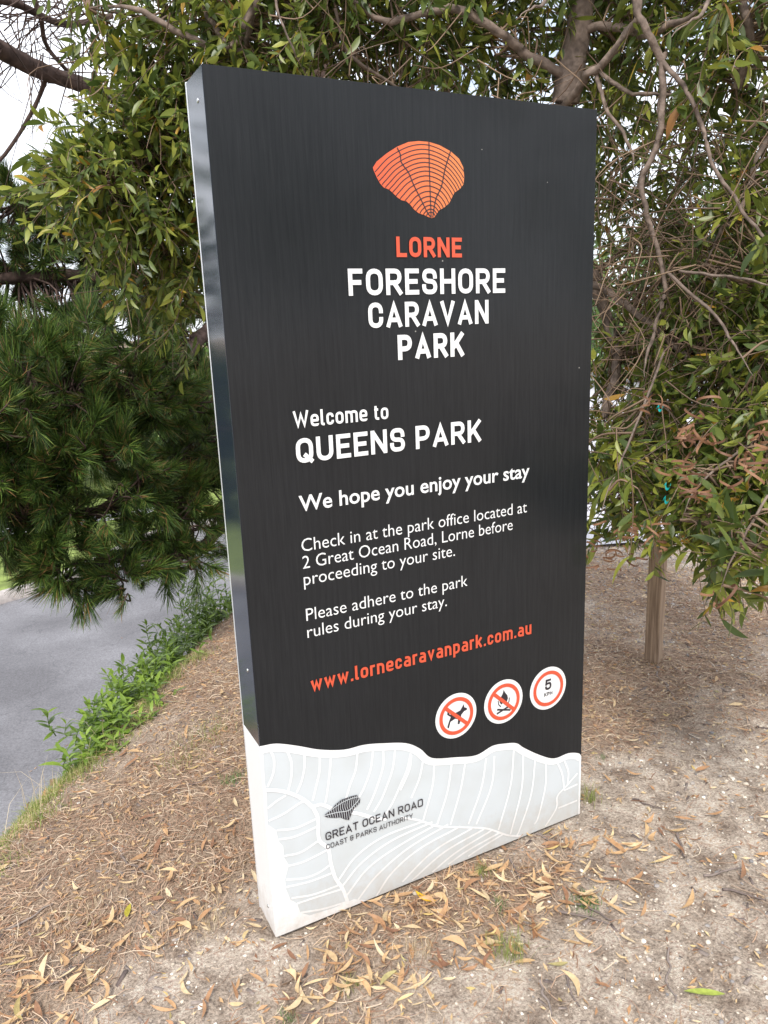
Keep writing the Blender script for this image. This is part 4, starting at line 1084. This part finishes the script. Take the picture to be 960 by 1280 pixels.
# ------------------------------------------------------------------ far shrubs and trees
LF = leaf_mesh(.20, .09, .1, .1, 2)
def far_tree(name, x, y, h, w, cnt, label, zb, crown0=.15, group='shrubs and trees in the distance', cat='tree'):
    t = tag(empty(name, (x, y, zb)), label, cat, group)
    a_ = Acc(); top_ = np.array([x + rng.uniform(-.3, .3), y, zb + h * .8])
    p0 = np.array([x, y, zb - .2])
    pt = smoothpath([p0, (p0 + top_) / 2 + rng.normal(size=3) * .15, top_], 5); tube(a_, pt, np.linspace(.035 * h, .01 * h, len(pt)), 7)
    for k in range(7):
        s0 = pt[rng.integers(2, len(pt) - 2)]; e0 = s0 + unit(rng.normal(size=3) + [0, 0, .6]) * w * .7
        tube(a_, smoothpath([s0, (s0 + e0) / 2 + rng.normal(size=3) * .1, e0], 4), np.linspace(.012 * h, .004 * h, 9), 5)
    link('trunk', a_.mesh('trunk', M['pinebark'], True), t)
    n_ = 14; cc = np.stack([rng.uniform(-w, w, n_) * .75 + x, rng.uniform(-w, w, n_) * .6 + y, zb + h * (crown0 + .12 + rng.uniform(0, 1, n_) * (.85 - crown0 - .1))], 1)
    rr_ = rng.uniform(.3, .55, n_) * w
    ci = rng.integers(0, n_, cnt); u = unit(rng.normal(size=(cnt, 3))) * [1, 1, .8]
    L_ = cc[ci] + u * rr_[ci][:, None] * rng.uniform(.3, 1, (cnt, 1)) ** .4
    L_ = L_[L_[:, 2] > zb + .05]
    ld = unit(rng.normal(size=(len(L_), 3)) + [0, 0, -.3])
    acc = Acc(); acc.add(*inst(*LF, frames(ld, rng.uniform(0, 6.28, len(L_))) * rng.uniform(.7, 1.5, (len(L_), 1, 1)), L_))
    link('crown', acc.mesh('crown', M['hedge'], True), t)
# px, distance, height, half width, leaves
for px, dist, h, w, zb, cnt, lb in (
    (-60, 15, 2.6, 2.0, ROADZ, 2600, 'dense green shrub across the lawn at the far left'),
    (60, 17, 2.9, 2.2, ROADZ, 2600, 'dense green shrub across the lawn behind the pine boughs'),
    (190, 19, 3.0, 2.4, ROADZ, 2600, 'rounded shrub across the lawn right of the others'),
    (300, 17, 3.3, 2.2, ROADZ, 2400, 'shrub across the road beside the left edge of the sign'),
    (720, 22, 3.2, 2.5, 0, 2200, 'distant shrub beyond the car park near the sign edge'),
    (800, 19, 2.6, 2.3, 0, 2200, 'distant bright shrub beyond the car park behind the hanging twigs'),
    (890, 20, 3.6, 2.6, 0, 2400, 'taller distant tree beyond the car park'),
    (990, 17, 3.2, 2.4, 0, 2200, 'distant tree beyond the car park at the right edge')):
    c = D(px, 415, dist); far_tree('shrub' if h < 3.3 else 'tree', c[0], c[1], h, w, cnt, lb, zb, .02, cat='shrub' if h < 3.3 else 'tree')

for x_, y_, h_, w_, lb in ((-4.5, -11, 6.5, 3.0, 'added unseen tree behind the viewpoint on the left, darkens the sign reflection'), (0.5, -13, 7.0, 3.2, 'added unseen tree behind the viewpoint in the middle, darkens the sign reflection'), (5.5, -11.5, 6.5, 3.0, 'added unseen tree behind the viewpoint on the right, darkens the sign reflection'), (10, -8, 6.0, 3.0, 'added unseen tree beside the viewpoint far right, darkens the sign reflection')):  # unseen trees, added to darken what the top of the board reflects
    far_tree('tree', x_, y_, h_, w_, 2600, lb, 0, .25, 'unseen trees added to darken the sign reflection', 'tree')

# ------------------------------------------------------------------ green weeds along the top of the bank
WL = [leaf_mesh(.085, .024, .12, .3, 4), leaf_mesh(.095, .026, -.1, .45, 4), leaf_mesh(.075, .021, .05, .15, 4)]
wm = [npmesh('leaf', v, f, M['weed'], True) for v, f in WL]
def weed(px, py, off, hgt, stems, label, maxobj=40):
    """px,py: where it stands, on the bank just past the crest"""
    c = atz(px, py, -.22); x, y = c[0] + CN[0] * off, c[1] + CN[1] * off
    z = float(height(x, y))
    t = tag(empty('weed_plant', (x, y, z)), label, 'plant', 'leafy green weeds along the bank')
    Rs, Ls = [], []
    for k in range(int(stems * 1.6)):
        b_ = np.array([x, y, z]) + np.append(rng.normal(size=2) * .085, -.02)
        lean = rng.normal(size=2) * .22
        hh = hgt * rng.uniform(.35, .88)
        tipp = b_ + np.array([lean[0] * hh, lean[1] * hh, hh])
        pth = smoothpath([b_, (b_ + tipp) / 2 + rng.normal(size=3) * .015, tipp], 4)
        a_ = Acc(); tube(a_, pth, np.linspace(.003, .0012, len(pth)), 4)
        link('stem', a_.mesh('stem', M['weed'], True), t)
        n_ = int(8 + hh * 34)
        tt = np.linspace(.12, 1, n_)
        base = np.stack([np.interp(tt, np.linspace(0, 1, len(pth)), pth[:, j]) for j in range(3)], 1)
        an = np.arange(n_) * 2.4 + rng.uniform(0, 6)
        up = np.clip(tt * 1.1 - .1, .1, 1.0)
        ld = unit(np.stack([np.cos(an), np.sin(an), up * 1.1], 1) + rng.normal(size=(n_, 3)) * .15)
        Rs.append(frames(ld, rng.uniform(-.3, .3, n_)) * (rng.uniform(.7, 1.15, n_) * (1.05 - .4 * tt))[:, None, None]); Ls.append(base)
    Rs = np.concatenate(Rs); Ls = np.concatenate(Ls)
    idx = rng.permutation(len(Ls)); bigk = idx[:maxobj]
    for k in bigk:
        o = bpy.data.objects.new('leaf', wm[int(k) % 3]); C.objects.link(o); o.parent = t
        m_ = Matrix.Identity(4)
        for i in range(3):
            for j in range(3): m_[i][j] = Rs[k, i, j]
            m_[i][3] = Ls[k, i] - t.location[i]
        o.matrix_local = m_
    acc = Acc()
    for q_ in range(3):
        s_ = idx[maxobj:][idx[maxobj:] % 3 == q_]
        if len(s_): acc.add(*inst(*WL[q_], Rs[s_], Ls[s_]))
    if acc.v: tag(link('leaves', acc.mesh('leaves', M['weed'], True), t), kind='stuff')
weed(128, 958, .02, .10, 9, 'lowest and smallest leafy weed at the near end of the bank')
weed(150, 930, .03, .16, 13, 'leafy green weed second from the near end of the bank')
weed(168, 902, .06, .22, 15, 'leafy green weed at the waist of the clump on the bank')
weed(192, 872, .08, .25, 15, 'leafy green weed below the taller ones on the bank')
weed(213, 845, .08, .28, 15, 'bushy green weed in the middle of the bank clump')
weed(232, 822, .10, .36, 13, 'tall loose weed with pale new leaf tips over the road')
weed(252, 800, .09, .28, 13, 'green weed between the loose tall one and the sign')
weed(272, 778, .10, .38, 16, 'bushy dark green weed near the sign side')
weed(290, 762, .12, .50, 18, 'tallest bushy green weed right beside the sign edge')

# ------------------------------------------------------------------ things lying on the ground (children of the ground)
def gpos(x, y, up=0.0): return np.stack([x, y, height(x, y) + up], 1)
def inview(x, y, m_=30):
    q = project(gpos(x, y)); sx, sy = q[:, 0], q[:, 1]
    return (sx > -m_) & (sx < 960 + m_) & (sy < 1280 + m_) & (sy > 600)
def scatter(n_, fn, x0=-1.2, x1=3.4, y0=-1.0, y1=3.0):
    """n_ points in view; fn(x,y) is the chance to keep each"""
    xs, ys = [], []; tot = 0
    while tot < n_:
        u = rng.random(n_ * 3) ** 1.35
        x = rng.uniform(x0, x1, n_ * 3); y = y0 + (y1 - y0) * u
        k = inview(x, y) & (rng.random(n_ * 3) < fn(x, y)) & (cd_(x, y) < .5)
        k &= ~((x > -.004) & (x < 1.004) & (y > -.004) & (y < .135))
        xs.append(x[k]); ys.append(y[k]); tot += k.sum()
    return np.concatenate(xs)[:n_], np.concatenate(ys)[:n_]
def flat_frames(n_, tilt=.25, roll=.4):
    a = rng.uniform(0, 2 * np.pi, n_)
    return frames(np.stack([np.cos(a), np.sin(a), rng.normal(size=n_) * tilt], 1), rng.normal(size=n_) * roll)

# pine needles and bark fibre: thin bent strips
def strip(L_, w, bend, arch):
    v, f = [], []
    for k in range(4):
        t = k / 3; v += [(t * L_ - L_ / 2, bend * L_ * t * (1 - t) * 2 - w / 2, arch * L_ * t * (1 - t)), (t * L_ - L_ / 2, bend * L_ * t * (1 - t) * 2 + w / 2, arch * L_ * t * (1 - t) )]
    for k in range(3): f.append((2 * k, 2 * k + 2, 2 * k + 3, 2 * k + 1))
    return np.array(v), np.array(f)
x, y = scatter(38000, lambda x, y: .06 + .94 * litter_f(x, y) ** 1.3)
acc = Acc()
kinds = [strip(.075, .0013, .3, .12), strip(.055, .0016, -.5, .08), strip(.09, .0012, .15, .1), strip(.035, .0022, .1, .1)]
kk = rng.integers(0, 4, len(x))
# the needles lie in drifts
for q_ in range(4):
    s_ = kk == q_; n_ = int(s_.sum())
    a = (vnoise(x[s_] * 1.5, y[s_] * 1.5) * 6 + rng.normal(size=n_) * .9)
    Fm = frames(np.stack([np.cos(a), np.sin(a), rng.normal(size=n_) * .09], 1), rng.normal(size=n_) * .5) * rng.uniform(.5, 1.3, (n_, 1, 1))
    acc.add(*inst(*kinds[q_], Fm, gpos(x[s_], y[s_], 0) + np.stack([0 * a, 0 * a, rng.uniform(.001, .012, n_)], 1)))
tag(link('needle_litter', acc.mesh('needle_litter', M['pineneedles']), ground), kind='stuff')
# dead leaves
def curl_leaf(L_, w, bend, curl, twist, n_=6):
    v = []
    for k in range(n_ + 1):
        t = k / n_; ww = w / 2 * math.sin(math.pi * min(1, .04 + t * .94)) ** .8 if 0 < t < 1 else w * .04
        a = twist * (t - .5); x = (t - .5) * L_ * (1 - abs(curl) * .3); yc = bend * L_ * t * (1 - t) * 2; zc = curl * L_ * ((t - .5) ** 2) * 1.6 + .002
        for s_ in (-1, 0, 1):
            v.append((x, yc + s_ * ww * math.cos(a), zc + s_ * ww * math.sin(a) + abs(s_) * ww * .35))
    f = []
    for k in range(n_):
        b_ = 3 * k; f += [(b_, b_ + 3, b_ + 4, b_ + 1), (b_ + 1, b_ + 4, b_ + 5, b_ + 2)]
    return np.array(v), np.array(f)
DL = [curl_leaf(.085, .016, .2, .25, .8), curl_leaf(.10, .014, -.3, .4, -1.2), curl_leaf(.075, .018, .1, .15, .4), curl_leaf(.09, .017, .35, .5, 1.6), curl_leaf(.065, .014, -.1, .1, -.5), curl_leaf(.11, .018, -.2, .3, .9)]
dm = [npmesh('fallen_leaf', v, f, M['litter'], True) for v, f in DL]
def leafprob(x, y):
    front = np.exp(-((x - .50) / .42) ** 2 - ((y + .17) / .12) ** 2) * 3.2
    left = .10 * (x < .1) * np.clip(1.2 - cd_(x, y) * .5, 0, 1) * (.4 + 1.2 * (fbm(x * 2.3, y * 2.3, 3) > .5))
    fl = np.exp(-((x + .45) / .25) ** 2 - ((y - .25) / .35) ** 2) * .3
    return np.clip(front + left + fl + .03, 0, 1)
x, y = scatter(820, leafprob, y1=2.4)
Fm = flat_frames(len(x), .14, .35) * (rng.uniform(.28, .90, (len(x), 1, 1))) * np.stack([np.ones(len(x)), rng.uniform(.6, 1.2, len(x)), rng.uniform(.3, 1.1, len(x))], 1)[:, None, :]; Ps = gpos(x, y, .006)
Ps[:, 2] += rng.uniform(0, .012, len(x))
sz = 1 / project(Ps)[:, 2] * Fm[:, :, 0].__abs__().sum(1)
order = np.argsort(-sz)
for k in order[:280]:
    o = bpy.data.objects.new('fallen_leaf', dm[int(k) % 6]); C.objects.link(o); o.parent = ground
    m_ = Matrix.Identity(4)
    for i in range(3):
        for j in range(3): m_[i][j] = Fm[k, i, j]
        m_[i][3] = Ps[k, i]
    o.matrix_local = m_
acc = Acc()
for q_ in range(6):
    s_ = order[280:][order[280:] % 6 == q_]
    acc.add(*inst(*DL[q_], Fm[s_], Ps[s_]))
chip = (np.array([(-.5, -.5, 0), (.5, -.42, .05), (.42, .5, .0), (-.46, .40, .08), (-.5, -.5, -.2), (.5, -.42, -.2), (.42, .5, -.2), (-.46, .4, -.2)]) * [.026, .007, .010], np.array([(0, 1, 2, 3), (0, 4, 5, 1), (1, 5, 6, 2), (2, 6, 7, 3), (3, 7, 4, 0)]))
xc, yc_ = scatter(2600, lambda x, y: .25 + .75 * litter_f(x, y))
bk = Acc(); Fc = flat_frames(len(xc), .15, .3) * np.exp(rng.normal(-.3, .4, (len(xc), 1, 1)))
bk.add(*inst(*chip, Fc, gpos(xc, yc_, .002)))
tag(link('bark_chips', bk.mesh('bark_chips', M['deadtwig']), ground), kind='stuff')
# grit and litter washed on to the near edge of the road
ss = rng.uniform(-.5, 7, 2600); dd2 = 1.12 + rng.exponential(.14, 2600); gp = CR0 + CN * dd2[:, None] + CT * ss[:, None]
bk = Acc(); Fc = flat_frames(2600, .1, .3) * np.exp(rng.normal(-.1, .5, (2600, 1, 1)))
bk.add(*inst(*chip, Fc, np.column_stack([gp, np.full(2600, ROADZ + .003)])))
tag(link('road_grit', bk.mesh('road_grit', M['pineneedles']), road), kind='stuff')
# small brown bits of leaf and bark everywhere
bit = curl_leaf(.022, .007, .1, .1, .4, 2)
x, y = scatter(15000, lambda x, y: .3 + .7 * litter_f(x, y))
Fb = flat_frames(len(x), .2, .5) * rng.uniform(.35, 1.3, (len(x), 1, 1))
acc.add(*inst(*bit, Fb, gpos(x, y, .004)))
tag(link('leaf_litter', acc.mesh('leaf_litter', M['litter'], True), ground), kind='stuff')

# stones and white pebbles
def rock(seed, sub=1):
    bm = bmesh.new(); bmesh.ops.create_icosphere(bm, subdivisions=sub, radius=1)
    r_ = np.random.default_rng(seed); ax = r_.uniform(.6, 1.15, 3) * [1, .85, .6]
    for v in bm.verts: v.co = Vector([v.co[i] * ax[i] * r_.uniform(.82, 1.12) for i in range(3)])
    V = np.array([v.co[:] for v in bm.verts]); Fa = np.array([[v.index for v in f.verts] for f in bm.faces]); bm.free()
    return V, Fa
RK = [rock(s_, 1) for s_ in range(5)]
RB = [rock(20 + s_, 2) for s_ in range(6)]
def pebprob(x, y):
    n_ = fbm(x * 3 + 3, y * 3 + 7, 3)
    pile = np.exp(-((x + .16) / .14) ** 2 - ((y - .03) / .11) ** 2) * 1.8
    right = np.clip((x - .15) * 1.6, .12, 1) * np.clip(1.15 - litter_f(x, y) * .8, .1, 1)
    return np.clip(right * (.3 + n_ * .9) + pile, .02, 1)
x, y = scatter(7500, pebprob)
s_ = np.minimum(np.exp(rng.normal(-5.8, .55, len(x))), .0095) ; 
Fr = frames(unit(rng.normal(size=(len(x), 3)) * [1, 1, .25]), rng.normal(size=len(x)) * .4)
order = np.argsort(-s_ / project(gpos(x, y))[:, 2])
rm = [npmesh('stone', v, f, M['stone'], True) for v, f in RB]
for k in order[:220]:
    o = bpy.data.objects.new('stone', rm[int(k) % 6]); C.objects.link(o); o.parent = ground
    o.location = (x[k], y[k], float(height(x[k], y[k])) + s_[k] * .12); o.scale = (s_[k],) * 3; o.rotation_euler = (0, 0, rng.uniform(0, 6.28))
acc = Acc()
for q_ in range(5):
    t_ = order[220:][order[220:] % 5 == q_]
    acc.add(*inst(*RK[q_], Fr[t_] * s_[t_][:, None, None], gpos(x[t_], y[t_], 0) + np.stack([0 * t_, 0 * t_, s_[t_] * .25], 1)))
tag(link('pebbles', acc.mesh('pebbles', M['stone'], True), ground), kind='stuff')
# grey gravel beyond the post
def gravprob(x, y): return np.clip((x * .55 + y * .5 - 1.35) * 1.2, 0, 1)
x, y = scatter(9000, gravprob, .6, 4.6, -1.0, 3.4)
s_ = np.exp(rng.normal(-5.2, .35, len(x))); acc = Acc(); Fr = frames(unit(rng.normal(size=(len(x), 3)) * [1, 1, .3]))
for q_ in range(5):
    t_ = np.arange(len(x)) % 5 == q_
    acc.add(*inst(*RK[q_], Fr[t_] * s_[t_][:, None, None], gpos(x[t_], y[t_], 0)))
tag(link('gravel', acc.mesh('gravel', M['greystone'], True), ground), kind='stuff')

# dead twigs on the ground
tws = [((668, 1045), (715, 1062)), ((700, 1138), (762, 1158)), ((835, 1190), (843, 1255)), ((845, 1040), (856, 1075)), ((722, 1130), (768, 1155)), ((705, 1215), (722, 1262)), ((675, 1228), (690, 1270)), ((905, 1115), (958, 1130)), ((150, 1055), (180, 1085)), ((0, 1135), (60, 1105)), ((820, 842), (842, 872)), ((240, 970), (290, 950)), ((60, 1215), (120, 1178)), ((640, 1075), (656, 1112)), ((790, 1000), (826, 1012)), ((880, 1100), (930, 1092))]
TWL = ['grey stick lying just off the right lower corner of the sign', 'long thin stick pointing right past the small green tuft', 'upright looking straight stick near the bottom right', 'short stick on open soil at the right side', 'thin stick crossing beside the long one near the green tuft', 'slim curved stick near the bottom centre right', 'lowest dark stick close to the bottom edge', 'long bent grey stick at the right edge', 'short dark stick in the litter on the left slope', 'thick grey stick at the left edge on the slope', 'small stick lying in front of the timber post', 'thin stick beside the left side of the sign', 'brown stick in the litter at the bottom left', 'short stick touching the leaves before the sign base', 'short stick on the soil in the middle of the right side', 'thin grey stick just above the long bent one on the right']
for ti, (a, b_) in enumerate(tws):
    p0 = atz(*a, -.01); p1 = atz(*b_, -.01); n_ = 6; t = np.linspace(0, 1, n_)[:, None]
    pt = p0 + (p1 - p0) * t; pt[:, :2] += rng.normal(size=(n_, 2)) * np.linalg.norm(p1 - p0) * .03
    pt[:, 2] = height(pt[:, 0], pt[:, 1]) + .005 + rng.uniform(0, .004, n_)
    pt = smoothpath(pt, 3); c0 = pt[0].copy()
    a_ = Acc(); r0 = rng.uniform(.0022, .0045); tube(a_, pt - c0, np.linspace(r0, r0 * .5, len(pt)), 6, .12)
    o = tag(link('fallen_twig', a_.mesh('fallen_twig', M['deadtwig'], True), None, c0), TWL[ti], 'twig', 'dead twigs on the ground')

# ------------------------------------------------------------------ grass
def blades(cx, cy, n_, r, hgt, w, lean=.5):
    x = cx + rng.normal(size=n_) * r; y = cy + rng.normal(size=n_) * r
    b_ = gpos(x, y, -.003); a = rng.uniform(0, 6.283, n_); L_ = hgt * rng.uniform(.5, 1.15, n_); le = np.abs(rng.normal(size=n_)) * lean
    dx = np.stack([np.cos(a), np.sin(a), 0 * a], 1); sd = np.stack([-np.sin(a), np.cos(a), 0 * a], 1) * w / 2
    m_ = b_ + dx * (L_ * le * .35)[:, None] + np.array([0, 0, 1]) * (L_ * .6)[:, None]
    e_ = b_ + dx * (L_ * le)[:, None] + np.array([0, 0, 1]) * (L_ * (1 - .25 * le.clip(0, 2)))[:, None]
    v = np.stack([b_ - sd, b_ + sd, m_ + sd * .8, m_ - sd * .8, e_ + sd * .1, e_ - sd * .1], 1).reshape(-1, 3)
    f = (np.arange(n_) * 6)[:, None, None] + np.array([[0, 1, 2, 3], [3, 2, 4, 5]])[None]
    return v, f.reshape(-1, 4)
for px, py, n_, r, h, w, mt, lb in (
    (732, 1131, 420, .018, .018, .0014, 'greengrass', 'small round tuft of fine dense green grass on bare sand'),
    (625, 1133, 50, .010, .035, .0012, 'greengrass', 'small green grass tuft among the leaves in front of the sign'),
    (638, 1192, 130, .022, .060, .0012, 'grass', 'largest wispy grass tuft among fallen leaves near the bottom'),
    (603, 1092, 70, .014, .040, .0012, 'grass', 'thin grass tuft close to the front edge of the sign base'),
    (735, 1002, 80, .016, .060, .0013, 'grass', 'grass tuft at the right lower corner of the sign'),
    (752, 945, 30, .010, .020, .0013, 'greengrass', 'tiny green tuft on the soil right of the sign'),
    (437, 1232, 60, .015, .030, .0012, 'grass', 'low grass tuft in front of the sign near the bottom edge'),
    (290, 972, 140, .022, .030, .0016, 'greengrass', 'short green grass tuft beside the white side of the sign'),
    (262, 905, 260, .06, .030, .0016, 'grass', 'loose yellow green grass patch left of the sign'),
    (225, 935, 160, .05, .030, .0016, 'grass', 'pale grass patch further left on the slope'),
    (520, 1190, 60, .02, .045, .0012, 'straw', 'dry straw tuft in front of the sign base'),
    (258, 1150, 120, .035, .040, .0012, 'straw', 'dry straw tuft by the white stones at the sign foot'),
    (100, 1120, 110, .05, .040, .0012, 'straw', 'dry straw tuft in the litter at the left'),
    (360, 1268, 50, .012, .025, .0014, 'greengrass', 'small green tuft at the bottom edge of the view')):
    c = atz(px, py, -.015)
    v, f = blades(c[0], c[1], n_, r, h, w)
    gt = tag(empty('grass_tuft', (c[0], c[1], float(height(c[0], c[1])))), lb, 'grass tuft', 'grass tufts around the sign')
    tag(link('blades', npmesh('blades', v, f, M[mt]), gt), kind='stuff')
# verge grass along the crest of the bank
acc = Acc()
for s0 in np.linspace(-1.2, 1.6, 60):
    for k in range(3):
        dd_ = rng.uniform(-.05, .40); p = along(dd_, s0 + rng.normal() * .03)
        acc.add(*blades(p[0], p[1], 75, .045, rng.uniform(.025, .065), .0022, .7))
tag(link('verge_grass', acc.mesh('verge_grass', M['grass'])), 'short yellow green grass on the lip of the bank', 'grass', kind='stuff')
acc = Acc()
for s0 in (-.05, .12, .3, .42, .6, .75):
    p = along(.08, s0); acc.add(*blades(p[0], p[1], 10, .03, .17, .0016, .8))
tag(link('dry_stalks', acc.mesh('dry_stalks', M['straw'])), 'pale dry grass stalks leaning over the road edge', 'grass', kind='stuff')

# a few leaves one can point to
def one_leaf(px, py, L_, w, ang_, colname, col, label, cat='leaf'):
    m_ = varied(colname, [(0, col), (1, col)], .5, .2, .4, .25)
    v, f = curl_leaf(L_, w, .15, .2, .5); c = atz(px, py, -.005); c[2] = height(c[0], c[1]) + .012
    o = tag(link('fallen_leaf', npmesh('fallen_leaf', v, f, m_, True), None, c, (0, 0, ang_)), label, cat)
one_leaf(532, 1125, .070, .017, math.radians(115), 'yellow_leaf', (.75, .45, .02), 'bright yellow fallen leaf in front of the pale sign base')
one_leaf(880, 1245, .095, .018, math.radians(-35), 'green_yellow_leaf', (.35, .42, .08), 'long pale green fallen leaf near the bottom right corner')
one_leaf(160, 1130, .055, .016, math.radians(70), 'olive_leaf', (.42, .36, .04), 'olive yellow leaf tip standing in the litter at the left')
